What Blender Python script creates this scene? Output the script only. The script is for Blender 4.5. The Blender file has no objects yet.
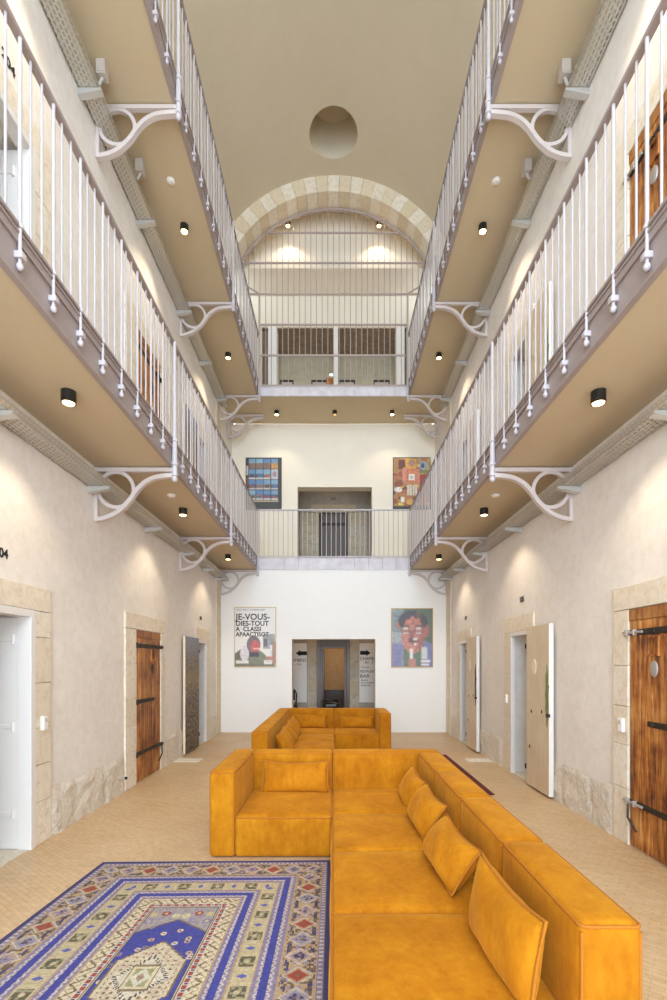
import bpy, bmesh, math, random
import numpy as np
from mathutils import Vector, Matrix
random.seed(7)
rng = np.random.default_rng(7)
PI = math.pi
SC = bpy.context.scene
COL = SC.collection

# ------------------------------------------------------------------ constants of the place (metres)
EYE = 1.55
W = 2.52                 # half width of the hall
Y0 = -4.0                # open daylight end, behind the camera
YB = 10.66               # white lower end wall / front of the end bridges
YU = 11.90               # upper end wall
G1B, G1T = 3.604, 3.86   # lower gallery slab
G2B, G2T = 7.46, 7.72    # upper gallery slab
GX1, GX2 = 1.70, 1.67    # outer edge of galleries
VR, VC = 2.755, 9.22     # vault radius and centre height
SPR = VC + math.sqrt(VR*VR - W*W)

# ------------------------------------------------------------------ helpers
def lin(c):
    c = c/255.0
    return c/12.92 if c <= 0.04045 else ((c+0.055)/1.055)**2.4
def rgb(r, g, b): return (lin(r), lin(g), lin(b), 1.0)

class MB:
    """collects shapes, builds one mesh"""
    def __init__(s): s.v = []; s.f = []; s.t = []
    def add(s, vs, fs, tint=1.0):
        n = len(s.v); s.v += [tuple(v) for v in vs]
        for f in fs: s.f.append(tuple(i+n for i in f)); s.t.append(tint)
        return s
    def box(s, x0, x1, y0, y1, z0, z1, b=0.0, tint=1.0):
        if b <= 0:
            v = [(x0,y0,z0),(x1,y0,z0),(x1,y1,z0),(x0,y1,z0),(x0,y0,z1),(x1,y0,z1),(x1,y1,z1),(x0,y1,z1)]
            return s.add(v, [(0,3,2,1),(4,5,6,7),(0,1,5,4),(1,2,6,5),(2,3,7,6),(3,0,4,7)], tint)
        bm = bmesh.new(); bmesh.ops.create_cube(bm, size=1)
        for q in bm.verts:
            q.co = Vector(((x0+x1)/2+q.co.x*(x1-x0), (y0+y1)/2+q.co.y*(y1-y0), (z0+z1)/2+q.co.z*(z1-z0)))
        bmesh.ops.bevel(bm, geom=bm.edges[:], offset=min(b, .45*min(x1-x0,y1-y0,z1-z0)), segments=2, profile=.6, affect='EDGES')
        s.bm(bm, tint); return s
    def bm(s, bm, tint=1.0):
        bm.verts.index_update()
        s.add([v.co[:] for v in bm.verts], [[v.index for v in f.verts] for f in bm.faces], tint); bm.free()
    def tube(s, pts, r, n=10, closed=False, caps=True, tint=1.0):
        P = [Vector(p) for p in pts]; m = len(P); rings = []; up = None
        for i, p in enumerate(P):
            a = P[(i-1) % m] if (closed or i) else p
            c = P[(i+1) % m] if (closed or i < m-1) else p
            t = (c-a).normalized()
            if up is None:
                up = Vector((0,0,1)) if abs(t.z) < .9 else Vector((1,0,0))
            u = (up - t*up.dot(t)).normalized(); w = t.cross(u); up = u
            rr = r[i] if isinstance(r, (list, tuple)) else r
            rings.append([p + (u*math.cos(2*PI*k/n)+w*math.sin(2*PI*k/n))*rr for k in range(n)])
        vs = [q for R in rings for q in R]; fs = []
        for i in range(m if closed else m-1):
            j = (i+1) % m
            for k in range(n): fs.append((i*n+k, i*n+(k+1)%n, j*n+(k+1)%n, j*n+k))
        if caps and not closed:
            fs.append(tuple(range(n-1,-1,-1))); fs.append(tuple((m-1)*n+k for k in range(n)))
        return s.add(vs, fs, tint)
    def lathe(s, cx, cy, prof, n=20, tint=1.0):
        """prof: list of (r, z), about a vertical axis"""
        vs = []; fs = []
        for r, z in prof:
            for k in range(n): vs.append((cx+r*math.cos(2*PI*k/n), cy+r*math.sin(2*PI*k/n), z))
        for i in range(len(prof)-1):
            for k in range(n): fs.append((i*n+k, i*n+(k+1)%n, (i+1)*n+(k+1)%n, (i+1)*n+k))
        fs.append(tuple(range(n-1,-1,-1))); fs.append(tuple((len(prof)-1)*n+k for k in range(n)))
        return s.add(vs, fs, tint)
    def ribbon(s, pts, w, d, axis='Y', at=0.0):
        """flat bar of in-plane width w and depth d swept along 2D points (a, z)"""
        m = len(pts); vs = []; fs = []
        for i, (a, z) in enumerate(pts):
            a0, z0 = pts[max(i-1,0)]; a1, z1 = pts[min(i+1,m-1)]
            if i == 0 and pts[0] == pts[-1]: a0, z0 = pts[-2]
            if i == m-1 and pts[0] == pts[-1]: a1, z1 = pts[1]
            L = math.hypot(a1-a0, z1-z0) or 1; nx, nz = -(z1-z0)/L, (a1-a0)/L
            for sw, sd in ((-1,-1),(1,-1),(1,1),(-1,1)):
                aa, zz, dd = a+nx*sw*w/2, z+nz*sw*w/2, at+sd*d/2
                vs.append((aa, dd, zz) if axis == 'Y' else (dd, aa, zz))
        for i in range(m-1):
            for k in range(4): fs.append((i*4+k, i*4+(k+1)%4, i*4+4+(k+1)%4, i*4+4+k))
        fs.append((3,2,1,0)); fs.append(tuple((m-1)*4+k for k in range(4)))
        return s.add(vs, fs)
    def mesh(s, name, off=(0,0,0), smooth=None):
        me = bpy.data.meshes.new(name)
        me.from_pydata([(v[0]-off[0], v[1]-off[1], v[2]-off[2]) for v in s.v], [], s.f)
        bm = bmesh.new(); bm.from_mesh(me)
        bmesh.ops.recalc_face_normals(bm, faces=bm.faces[:]); bm.to_mesh(me); bm.free()
        if True:
            a = me.attributes.new('tint', 'FLOAT', 'FACE'); a.data.foreach_set('value', s.t)
        if smooth:
            me.shade_smooth(); me.set_sharp_from_angle(angle=math.radians(smooth))
        return me

def link(name, me, mat=None, parent=None, loc=(0,0,0)):
    o = bpy.data.objects.new(name, me); COL.objects.link(o); o.location = loc
    if mat is not None and me is not None and not me.materials: me.materials.append(mat)
    if parent: o.parent = parent
    return o
def tag(o, label, cat, group=None, kind=None):
    o['label'] = label; o['category'] = cat
    if group: o['group'] = group
    if kind: o['kind'] = kind
    return o
def thing(name, label, cat, loc=(0,0,0), group=None, kind=None, rz=0):
    o = link(name, None, loc=loc); o.rotation_euler = (0,0,rz); o.empty_display_size = .1
    return tag(o, label, cat, group, kind)
def origin(p):
    v = Vector((0,0,0))
    while p: v = v + p.location; p = p.parent
    return v
def part(name, mb, mat, parent, smooth=None, label=None):
    """mesh given in world coordinates, parented without rotation"""
    o = link(name, mb.mesh(name, origin(parent), smooth), mat, parent)
    if label: o['label'] = label
    return o
def struct(name, mb, mat, smooth=None, label=None, cat=None):
    o = link(name, mb.mesh(name, (0,0,0), smooth), mat); o['kind'] = 'structure'
    if label: o['label'] = label
    if cat: o['category'] = cat
    return o
def catmull(P, n=8):
    out = []
    for i in range(len(P)-1):
        p0 = P[max(i-1,0)]; p1 = P[i]; p2 = P[i+1]; p3 = P[min(i+2,len(P)-1)]
        for k in range(n):
            t = k/n
            out.append(tuple(.5*((2*b)+(-a+c)*t+(2*a-5*b+4*c-d)*t*t+(-a+3*b-3*c+d)*t**3) for a,b,c,d in zip(p0,p1,p2,p3)))
    out.append(tuple(P[-1])); return out
def text(name, body, size, mat, parent, loc, rot, align='LEFT', ext=.0008, sx=1.0, sp=1.0, bold=0.0):
    c = bpy.data.curves.new(name, 'FONT'); c.body = body; c.size = size; c.extrude = ext; c.align_x = align; c.space_character = sp
    c.offset = bold
    tmp = bpy.data.objects.new('tmp', c); COL.objects.link(tmp)
    d_ = bpy.context.evaluated_depsgraph_get(); d_.update()
    me = bpy.data.meshes.new_from_object(tmp.evaluated_get(d_)); me.name = name
    bpy.data.objects.remove(tmp); bpy.data.curves.remove(c); me.materials.clear(); me.materials.append(mat)
    o = bpy.data.objects.new(name, me); COL.objects.link(o); o.rotation_euler = rot; o.scale = (sx,1,1)
    if parent: o.parent = parent; o.location = Vector(loc)-origin(parent)
    else: o.location = loc
    return o
ROT_L = (PI/2, 0, PI/2); ROT_R = (PI/2, 0, -PI/2); ROT_B = (PI/2, 0, 0)

# ------------------------------------------------------------------ materials
class N:
    def __init__(s, name, rough=.6, metal=0.0, base=None):
        s.m = bpy.data.materials.new(name); s.m.use_nodes = True
        s.t = s.m.node_tree; s.p = s.t.nodes['Principled BSDF']
        s.p.inputs['Roughness'].default_value = rough; s.p.inputs['Metallic'].default_value = metal
        if base: s.p.inputs['Base Color'].default_value = base
    def n(s, typ, ins=None, **kw):
        q = s.t.nodes.new(typ)
        for k, v in kw.items(): setattr(q, k, v)
        for k, v in (ins or {}).items(): s.set(q.inputs[k], v)
        return q
    def set(s, sock, v):
        if hasattr(v, 'links') or isinstance(v, bpy.types.NodeSocket): s.t.links.new(v, sock)
        else: sock.default_value = v
    def co(s, kind='Object'): return s.n('ShaderNodeTexCoord').outputs[kind]
    def mapped(s, scale=(1,1,1), rot=(0,0,0), kind='Object'):
        return s.n('ShaderNodeMapping', {'Vector': s.co(kind), 'Scale': scale, 'Rotation': rot}).outputs[0]
    def noise(s, vec, scale, detail=4, rough=.55):
        return s.n('ShaderNodeTexNoise', {'Vector': vec, 'Scale': scale, 'Detail': detail, 'Roughness': rough}).outputs['Fac']
    def ramp(s, fac, stops, interp='LINEAR'):
        r = s.n('ShaderNodeValToRGB', {'Fac': fac}); e = r.color_ramp.elements; r.color_ramp.interpolation = interp
        while len(e) < len(stops): e.new(.5)
        for q, (p, c) in zip(e, stops): q.position = p; q.color = c
        return r.outputs['Color']
    def mix(s, fac, a, b, mode='MIX'):
        q = s.n('ShaderNodeMix', data_type='RGBA', blend_type=mode)
        s.set(q.inputs[0], fac); s.set(q.inputs[6], a); s.set(q.inputs[7], b)
        return q.outputs[2]
    def math(s, op, a, b=0.0):
        q = s.n('ShaderNodeMath', operation=op); s.set(q.inputs[0], a); s.set(q.inputs[1], b); return q.outputs[0]
    def attr(s, name, out='Fac'): return s.n('ShaderNodeAttribute', attribute_name=name).outputs[out]
    def col(s, v): s.set(s.p.inputs['Base Color'], v); return s
    def bump(s, h, strength=.2, dist=.01):
        b = s.n('ShaderNodeBump', {'Height': h, 'Strength': strength, 'Distance': dist})
        s.t.links.new(b.outputs[0], s.p.inputs['Normal']); return s

def plaster(name, c1, c2, sc=1.3, bump=.25, fine=.12):
    a = N(name, .85); v = a.mapped()
    n1 = a.noise(v, sc, 6, .6); n2 = a.noise(v, sc*9, 5, .6)
    c = a.ramp(n1, [(.3, c1), (.7, c2)])
    c = a.mix(fine, c, a.ramp(n2, [(.35, rgb(192,178,156)), (.6, rgb(250,247,243))]))
    a.col(c); a.bump(a.math('ADD', n1, a.math('MULTIPLY', n2, .45)), bump, .03)
    return a.m
M = {}
M['wall'] = plaster('cream_plaster', rgb(225,218,210), rgb(236,231,225))
M['vault'] = plaster('beige_vault_plaster', rgb(208,196,172), rgb(214,202,179), .5, .08, .03)
M['under'] = plaster('beige_soffit_paint', rgb(198,181,150), rgb(202,185,154), .4, .0, .02)
M['white'] = plaster('white_plaster', rgb(241,240,238), rgb(243,242,240), .7, .0, .02)
M['cell'] = plaster('off_white_plaster', rgb(222,210,194), rgb(230,219,204), .8, .05)
M['creamwall'] = plaster('cream_end_wall_plaster', rgb(242,234,218), rgb(244,237,223), .7, .0, .02)
M['corr'] = plaster('grey_corridor_plaster', rgb(160,150,138), rgb(176,166,154), .8, .06)
M['attic'] = plaster('grey_green_plaster', rgb(172,164,138), rgb(182,174,148), .8, .04)
M['brownceil'] = plaster('brown_ceiling_paint', rgb(104,84,64), rgb(116,94,72), .8, .03)

def stone(name, lo, hi, rough_scale=14, b=.5):
    a = N(name, .9); v = a.mapped()
    n1 = a.noise(v, 2.2, 5, .6); n2 = a.noise(v, rough_scale, 8, .7)
    c = a.ramp(n1, [(.3, lo), (.7, hi)])
    c = a.mix(.45, c, a.ramp(n2, [(.32, rgb(182,160,126)), (.5, rgb(232,221,202)), (.75, rgb(246,240,228))]))
    c = a.mix(1.0, c, a.attr('tint', 'Fac'), 'MULTIPLY') if False else c
    a.col(c); a.bump(n2, b, .02); return a
def tinted(a):
    """blocks carry their own stone shade in the face attribute 'tint' (0 dark ochre .. 1 pale)"""
    old = a.p.inputs['Base Color'].links[0].from_socket
    c = a.mix(a.math('SUBTRACT', 1.0, a.attr('tint')), old, rgb(206,184,144)); a.col(c); return a.m
M['stone'] = tinted(stone('limestone_blocks', rgb(226,216,200), rgb(238,230,216)))
M['plinth'] = stone('rough_limestone_plinth', rgb(218,209,195), rgb(232,225,214), 26, 1.0).m
M['greystone'] = tinted(stone('grey_stone_jambs', rgb(150,142,130), rgb(186,176,160), 8, .5))

a = N('beige_brick_floor', .42)
v = a.mapped((1,1,1), (0,0,math.radians(38)))
br = a.n('ShaderNodeTexBrick', {'Vector': v, 'Color1': rgb(200,162,114), 'Color2': rgb(180,140,92), 'Mortar': rgb(164,128,86),
      'Scale': 1.0, 'Mortar Size': .003, 'Mortar Smooth': .3, 'Brick Width': .11, 'Row Height': .036, 'Bias': -.2})
n1 = a.noise(a.mapped(), .9, 5, .6); n2 = a.noise(a.mapped(), 22, 5, .6)
c = a.mix(a.ramp(n1, [(.35,(0,0,0,1)),(.75,(.5,.5,.5,1))]), br.outputs['Color'], rgb(220,198,164))
c = a.mix(.25, c, a.ramp(n2, [(.3, rgb(166,134,98)), (.65, rgb(230,212,182))]))
a.col(c); a.set(a.p.inputs['Roughness'], a.ramp(n2, [(.2,(.34,.34,.34,1)),(.8,(.55,.55,.55,1))]))
a.bump(br.outputs['Fac'], -.12, .004); M['floor'] = a.m
M['floor2'] = N('gallery_screed', .7, base=rgb(170,152,128)).m

M['lilac'] = N('lilac_grey_paint', .45, base=rgb(158,144,141)).m
M['bar'] = N('pale_lilac_paint', .4, base=rgb(190,183,187)).m
M['bracket'] = N('bracket_lilac_paint', .42, base=rgb(206,195,192)).m
M['cage'] = N('cage_grey_paint', .45, base=rgb(176,160,154)).m
a = N('bridge_fascia_paint', .5); v = a.mapped()
a.col(a.ramp(a.noise(v, 6, 4), [(.3, rgb(200,194,200)), (.7, rgb(222,218,224))])); M['fascia'] = a.m
a = N('galvanised_perforated_sheet', .38, .55, rgb(206,202,192)); co = a.n('ShaderNodeSeparateXYZ', {0: a.co()})
xz = a.math('ADD', co.outputs[0], co.outputs[2])
sx = a.math('FRACT', a.math('MULTIPLY', xz, 1/.036)); sz = a.math('FRACT', a.math('MULTIPLY', co.outputs[2], 1/.036))
row = a.math('FLOOR', a.math('MULTIPLY', xz, 1/.036))
sy = a.math('FRACT', a.math('ADD', a.math('MULTIPLY', co.outputs[1], 1/.05), a.math('MULTIPLY', row, .5)))
inx = a.math('LESS_THAN', a.math('ABSOLUTE', a.math('SUBTRACT', sx, .5)), .24)
iny = a.math('LESS_THAN', a.math('ABSOLUTE', a.math('SUBTRACT', sy, .5)), .32)
hole = a.math('MULTIPLY', inx, iny)
a.set(a.p.inputs['Alpha'], a.math('SUBTRACT', 1.0, hole)); M['perf'] = a.m
M['galv'] = N('galvanised_steel', .35, .5, rgb(206,206,204)).m
M['boxgrey'] = N('grey_box_paint', .5, base=rgb(186,176,166)).m
M['black'] = N('black_metal', .4, base=rgb(28,26,25)).m
M['blackmatte'] = N('black_lettering', .7, base=rgb(24,22,22)).m
M['inkgrey'] = N('dark_grey_ink', .7, base=rgb(66,60,62)).m
M['iron'] = N('dark_forged_iron', .5, .6, rgb(62,55,50)).m
M['steel'] = N('worn_bright_steel', .45, .5, rgb(186,180,174)).m
M['plastic'] = N('white_plastic', .4, base=rgb(238,236,232)).m
M['whitepaint'] = N('white_gloss_paint', .4, base=rgb(228,224,220)).m
M['gold'] = N('gilt_wood_frame', .45, .2, rgb(196,160,92)).m
M['darkframe'] = N('dark_wood_frame', .5, base=rgb(46,40,38)).m
M['greymetal'] = N('grey_metal_door_frame', .4, .3, rgb(104,92,84)).m
M['darkglass'] = N('dark_brown_panel', .3, base=rgb(66,52,40)).m
M['leather'] = N('black_leather', .3, base=rgb(22,21,22)).m
M['tanwall'] = plaster('tan_plaster', rgb(196,160,108), rgb(206,172,122), .8, .04)
def emis(name, c, s):
    a = N(name); a.p.inputs['Emission Color'].default_value = c; a.p.inputs['Emission Strength'].default_value = s; a.col(c); return a.m
M['glow'] = emis('warm_lamp_glow', rgb(255,214,150), 14)
M['dimglow'] = emis('dim_lamp_glow', rgb(255,214,150), .6)
M['signlight'] = emis('emergency_light_glow', rgb(225,255,240), 2.5)

# suede upholstery: nap patches of lighter and darker mustard
a = N('mustard_suede', .82); v = a.mapped()
n1 = a.noise(v, 3.2, 6, .62); n2 = a.noise(a.mapped((1,1,.4)), 26, 5, .7)
c = a.ramp(n1, [(.32, rgb(158,92,5)), (.5, rgb(178,110,10)), (.68, rgb(198,132,22))])
c = a.mix(.25, c, a.ramp(n2, [(.34, rgb(148,84,6)), (.66, rgb(204,142,34))]))
a.col(c); a.p.inputs['Sheen Weight'].default_value = .35; a.p.inputs['Sheen Roughness'].default_value = .4
a.p.inputs['Sheen Tint'].default_value = rgb(255,196,90); a.p.inputs['Specular IOR Level'].default_value = .15
a.bump(a.math('ADD', n1, a.math('MULTIPLY', n2, .3)), .22, .015); M['suede'] = a.m
M['piping'] = N('mustard_piping', .8, base=rgb(172,104,8)).m

# old wood
def wood(name, stops, sc=1.0):
    a = N(name, .5)
    n1 = a.noise(a.mapped((7*sc,7*sc,.55)), 5, 6, .65); n2 = a.noise(a.mapped((1,1,1)), 3.0, 4, .6); n3 = a.noise(a.mapped((14,14,1.2)), 12, 4, .6)
    f = a.math('ADD', a.math('MULTIPLY', n1, .55), a.math('MULTIPLY', n2, .45))
    c = a.ramp(f, stops)
    c = a.mix(a.math('MULTIPLY', a.math('SUBTRACT', 1.0, a.attr('tint')), 1.0), c, rgb(96,50,20))
    a.col(c); a.bump(a.math('ADD', n3, n1), .3, .008); return a.m
M['wood'] = wood('old_orange_wood', [(.37, rgb(60,30,11)), (.44, rgb(126,70,26)), (.51, rgb(182,114,48)), (.62, rgb(222,166,94))])
M['palewood'] = wood('pale_bare_wood', [(.3, rgb(214,192,156)), (.5, rgb(230,212,182)), (.7, rgb(240,228,206))])
a = N('flaking_dark_paint', .55)                      # blue-grey at the head, flaked ochre in the middle, maroon-brown below
z = a.n('ShaderNodeSeparateXYZ', {0: a.co()}).outputs[2]
n1 = a.noise(a.mapped((3,3,1)), 6, 8, .75)
zz = a.math('ADD', a.math('MULTIPLY', z, .5), a.math('MULTIPLY', a.math('SUBTRACT', n1, .5), .55))
c = a.ramp(zz, [(0, rgb(50,40,38)), (.4, rgb(70,46,42)), (.52, rgb(80,66,52)), (.62, rgb(128,110,72)), (.78, rgb(92,84,78)), (.88, rgb(118,124,140)), (1, rgb(122,134,158))])
n2 = a.noise(a.mapped((4,4,1.2)), 14, 6, .7)
c = a.mix(a.ramp(n2, [(.51,(0,0,0,1)),(.57,(.85,.85,.85,1))]), c, rgb(176,160,128)); a.col(c); a.bump(n2, .5, .006); M['flaked'] = a.m
M['greenpeel'] = N('green_old_paint', .7, base=rgb(120,128,84)).m
a = N('woven_rug_pile', .95); a.col(a.attr('Col', 'Color')); a.bump(a.noise(a.mapped(), 320, 2), .35, .004); M['rug'] = a.m
a = N('printed_picture', .45); a.col(a.attr('Col', 'Color')); M['print'] = a.m
a = N('painted_canvas', .6); a.col(a.attr('Col', 'Color')); a.bump(a.noise(a.mapped(), 60, 3), .2, .003); M['canvas'] = a.m
a = N('maroon_rug', .95); a.col(a.ramp(a.noise(a.mapped(), 9, 3), [(.35, rgb(70,20,22)), (.65, rgb(104,34,34))])); M['maroon'] = a.m
M['fringe'] = N('cotton_fringe', .9, base=rgb(206,190,166)).m

# ------------------------------------------------------------------ room shell
DOOR_L = [(3.10,4.02,1.985), (6.09,6.95,1.97), (8.76,9.46,1.97)]       # y0, y1, head height
DOOR_R = [(3.19,4.07,2.00), (6.06,6.79,1.965), (8.80,9.50,1.965)]
def side_wall(name, sgn, doors):
    mb = MB(); holes = [(y0,y1,z,z+h) for y0,y1,h in doors for z in (0.0, G1T)]
    ys = sorted({Y0, YU+.3} | {h[0] for h in holes} | {h[1] for h in holes}); zs = sorted({0.0, SPR} | {h[2] for h in holes} | {h[3] for h in holes})
    x = sgn*W
    for ya, yb in zip(ys, ys[1:]):
        for za, zb in zip(zs, zs[1:]):
            if any(h[0]-1e-6 <= ya and yb <= h[1]+1e-6 and h[2]-1e-6 <= za and zb <= h[3]+1e-6 for h in holes): continue
            mb.box(min(x, x+sgn*.34), max(x, x+sgn*.34), ya, yb, za, zb)
    return struct(name, mb, M['wall'])
side_wall('wall_left', -1, DOOR_L); side_wall('wall_right', 1, DOOR_R)

struct('floor', MB().box(-4.6, 4.6, Y0, 16.5, -.15, 0), M['floor'])

# barrel vault with its round roof shaft
mb = MB(); ns = 96; vs = []; fs = []
a0 = math.asin(W/VR)
for (yy) in (Y0, 11.13):
    for k in range(ns+1):
        t = -a0 + 2*a0*k/ns
        vs.append((VR*math.sin(t), yy, VC+VR*math.cos(t)))
    for k in range(ns+1):
        t = -a0 + 2*a0*k/ns
        vs.append(((VR+1.2)*math.sin(t), yy, VC+(VR+1.2)*math.cos(t)))
n = ns+1
for k in range(ns):
    fs += [(k, k+1, 2*n+k+1, 2*n+k), (n+k, 3*n+k, 3*n+k+1, n+k+1), (k, n+k, n+k+1, k+1), (2*n+k, 2*n+k+1, 3*n+k+1, 3*n+k)]
fs += [(0, 2*n, 3*n, n), (n-1, 2*n-1, 4*n-1, 3*n-1)]
mb.add(vs, fs); vault = struct('ceiling', mb, M['vault'])
cut = link('cutter', MB().lathe(0.0, 9.46, [(.475, 11.0), (.475, 12.72)], 64).mesh('cutter'))
bo = vault.modifiers.new('shaft', 'BOOLEAN'); bo.operation = 'DIFFERENCE'; bo.object = cut; bo.solver = 'EXACT'
dg = bpy.context.evaluated_depsgraph_get(); dg.update()
me = bpy.data.meshes.new_from_object(vault.evaluated_get(dg)); vault.modifiers.clear(); vault.data = me
me.shade_smooth(); me.set_sharp_from_angle(angle=math.radians(30))
bpy.data.objects.remove(cut)

# end walls
def holed(mb, x0, x1, y0, y1, z0, z1, hx0, hx1, hz1):
    mb.box(x0, hx0, y0, y1, z0, z1).box(hx1, x1, y0, y1, z0, z1).box(hx0, hx1, y0, y1, hz1, z1)
    return mb
struct('wall_back', holed(MB(), -W, W, YB, 11.0, 0, G1B, -.923, .93, 2.07), M['white'], label='white lower end wall with a wide doorway in its middle')
struct('wall_back_upper', holed(MB(), -W, W, YU, YU+.3, G1T, G2B, -.89, .955, 5.90), M['creamwall'])
mb = MB().box(-W, -1.78, YU, YU+.3, G2T, 10.63).box(1.82, W, YU, YU+.3, G2T, 10.63).box(-1.78, 1.82, YU, YU+.05, 9.87, 10.63)
struct('wall_back_top', mb, M['creamwall'])
mb = MB().box(-1.62,-1.40, YU-.02, YU+.28, G2T, 9.87).box(0.0,.11, YU-.02, YU+.28, G2T, 9.87).box(1.56,1.76, YU-.02, YU+.28, G2T, 9.87)
struct('trim_1', mb, M['white'])
struct('trim_3', MB().box(-1.78, -1.62, YU+.15, YU+.22, G2T, 9.87).box(1.76, 1.82, YU+.15, YU+.22, G2T, 9.87), M['brownceil'])
struct('wall_back_tympanum', MB().box(-2.9, 2.9, 11.13, YU+.3, 10.63, 13.2), M['creamwall'])
struct('trim_2', MB().box(-W, W, 11.06, 11.135, 10.63, 10.84, .01).box(-W, W, 11.09, 11.135, 10.84, 10.92, .01), M['creamwall'])
# ground floor corridor, upper corridor, top room behind the openings
def roomlet(tagname, x0, x1, y0, y1, z0, z1, wm, cm, fm=None):
    struct('wall_'+tagname, MB().box(x0, x1, y1, y1+.1, z0, z1).box(x0-.1, x0, y0, y1+.1, z0, z1).box(x1, x1+.1, y0, y1+.1, z0, z1), wm)
    struct('ceiling_'+tagname, MB().box(x0-.1, x1+.1, y0, y1+.1, z1, z1+.1), cm)
    if fm: struct('floor_'+tagname, MB().box(x0-.1, x1+.1, y0, y1+.1, z0-.12, z0), fm)
mb = holed(MB(), -2.5, 2.5, 13.0, 13.2, 0, 2.75, -.40, .40, 2.10)
mb.box(-2.6, -2.5, 11.0, 13.2, 0, 2.75).box(2.5, 2.6, 11.0, 13.2, 0, 2.75)
struct('wall_corridor', mb, M['corr']); struct('ceiling_corridor', MB().box(-2.6, 2.6, 11.0, 13.2, 2.75, 2.85), M['corr'])
roomlet('lobby', -1.4, 1.4, 13.2, 16.0, 0, 2.6, M['tanwall'], M['corr'])
mb = holed(MB(), -2.5, 2.5, 13.5, 13.7, G1T, 6.6, -.41, .40, 5.76)
mb.box(-2.6, -2.5, YU+.3, 13.7, G1T, 6.6).box(2.5, 2.6, YU+.3, 13.7, G1T, 6.6)
struct('wall_landing', mb, M['corr']); struct('ceiling_landing', MB().box(-2.6, 2.6, YU+.3, 13.7, 6.6, 6.7), M['corr'])
struct('floor_landing', MB().box(-2.6, 2.6, YU, 13.9, G1B, G1T), M['floor2'])
struct('wall_store', MB().box(-1, 1, 15.0, 15.1, G1T, 6.2).box(-1.1, -1, 13.7, 15.1, G1T, 6.2).box(1, 1.1, 13.7, 15.1, G1T, 6.2).box(-1,1,13.9,15,6.2,6.3), M['corr'])
struct('floor_store', MB().box(-1, 1, 13.7, 15, G1B, G1T), M['floor2'])
roomlet('attic', -2.4, 2.4, YU+.05, 13.0, G2T, 9.87, M['attic'], M['brownceil'], M['floor2'])

# galleries: slabs, steel edge beams
for i, (sgn) in enumerate((-1, 1)):
    for lv, (zb, zt, gx) in enumerate(((G1B, G1T, GX1), (G2B, G2T, GX2))):
        xa, xb = sorted((sgn*(gx+.03), sgn*W))
        struct('gallery_slab', MB().box(xa, xb, Y0, YU if lv else YU, zb+.012, zt), M['under'])
        q = lambda a, b: sorted((sgn*a, sgn*b))
        mb = MB()
        x0, x1 = q(gx+.012, gx+.03); mb.box(x0, x1, Y0, YB, zb, zt)
        x0, x1 = q(gx-.012, gx+.075); mb.box(x0, x1, Y0, YB, zt, zt+.012)
        x0, x1 = q(gx-.012, gx+.012); mb.box(x0, x1, Y0, YB, zb, zb+.012)
        x0, x1 = q(gx-.002, gx+.012); mb.box(x0, x1, Y0, YB, zt-.045, zt)
        struct('trim_edge_beam', mb, M['lilac'])
for zb, zt, gx in ((G1B, G1T, GX1), (G2B, G2T-.07, GX2)):
    struct('gallery_slab', MB().box(-gx-.03, gx+.03, YB+.02, YU, zb+.012, zt), M['under'])
    mb = MB(); npl = 11
    for k in range(npl):
        xa = -gx + 2*gx*k/npl; mb.box(xa+.002, xa+2*gx/npl-.002, YB-.02, YB+.02, zb, zt, .003)
    mb.box(-gx, gx, YB-.035, YB+.05, zt, zt+.012)
    struct('trim_bridge_fascia', mb, M['fascia'])

# rough stone skirting with hand-dressed face
from mathutils import noise as mnoise
def noise3(a_, b_, c_): return mnoise.noise(Vector((a_, b_, c_*3.7)))
def plinth(name, sgn, segs, h=.43):
    mb = MB()
    for ya, yb in segs:
        nx = max(2, int((yb-ya)/.045)); nz = 11; vs = []; fs = []
        for i in range(nx+1):
            for j in range(nz+1):
                y = ya+(yb-ya)*i/nx; z = h*j/nz
                if j == nz: z += .012*math.sin(y*9.1)+.01*math.sin(y*23+1)
                e = 0 if (i in (0, nx) or j == nz) else 1
                p = .004 + e*(.016 + .014*noise3(y*5, z*6, sgn)+.016*noise3(y*21, z*24, sgn+4)+.007*rng.uniform(-1,1))
                if j and j < nz and (abs((y % .62)-.31) < .03): p = .003
                vs.append((sgn*(W-max(p,.002)), y, z))
        for i in range(nx):
            for j in range(nz):
                a_ = i*(nz+1)+j; fs.append((a_, a_+1, a_+nz+2, a_+nz+1))
        mb.add(vs, fs)
        # ends and top back to the wall
        for i in (0, nx):
            b = len(mb.v); y = ya if i == 0 else yb
            mb.add([(sgn*(W+.01), y, 0), (sgn*(W-.004), y, 0), (sgn*(W-.004), y, h), (sgn*(W+.01), y, h)], [(0,1,2,3)])
    struct(name, mb, M['plinth'], smooth=60)
plinth('baseboard_left', -1, [(-1,2.87),(4.25,5.77),(7.12,8.70),(9.66,10.27)])
plinth('baseboard_right', 1, [(-1,2.95),(4.30,6.02),(7.06,8.76),(9.70,10.27)])

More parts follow.
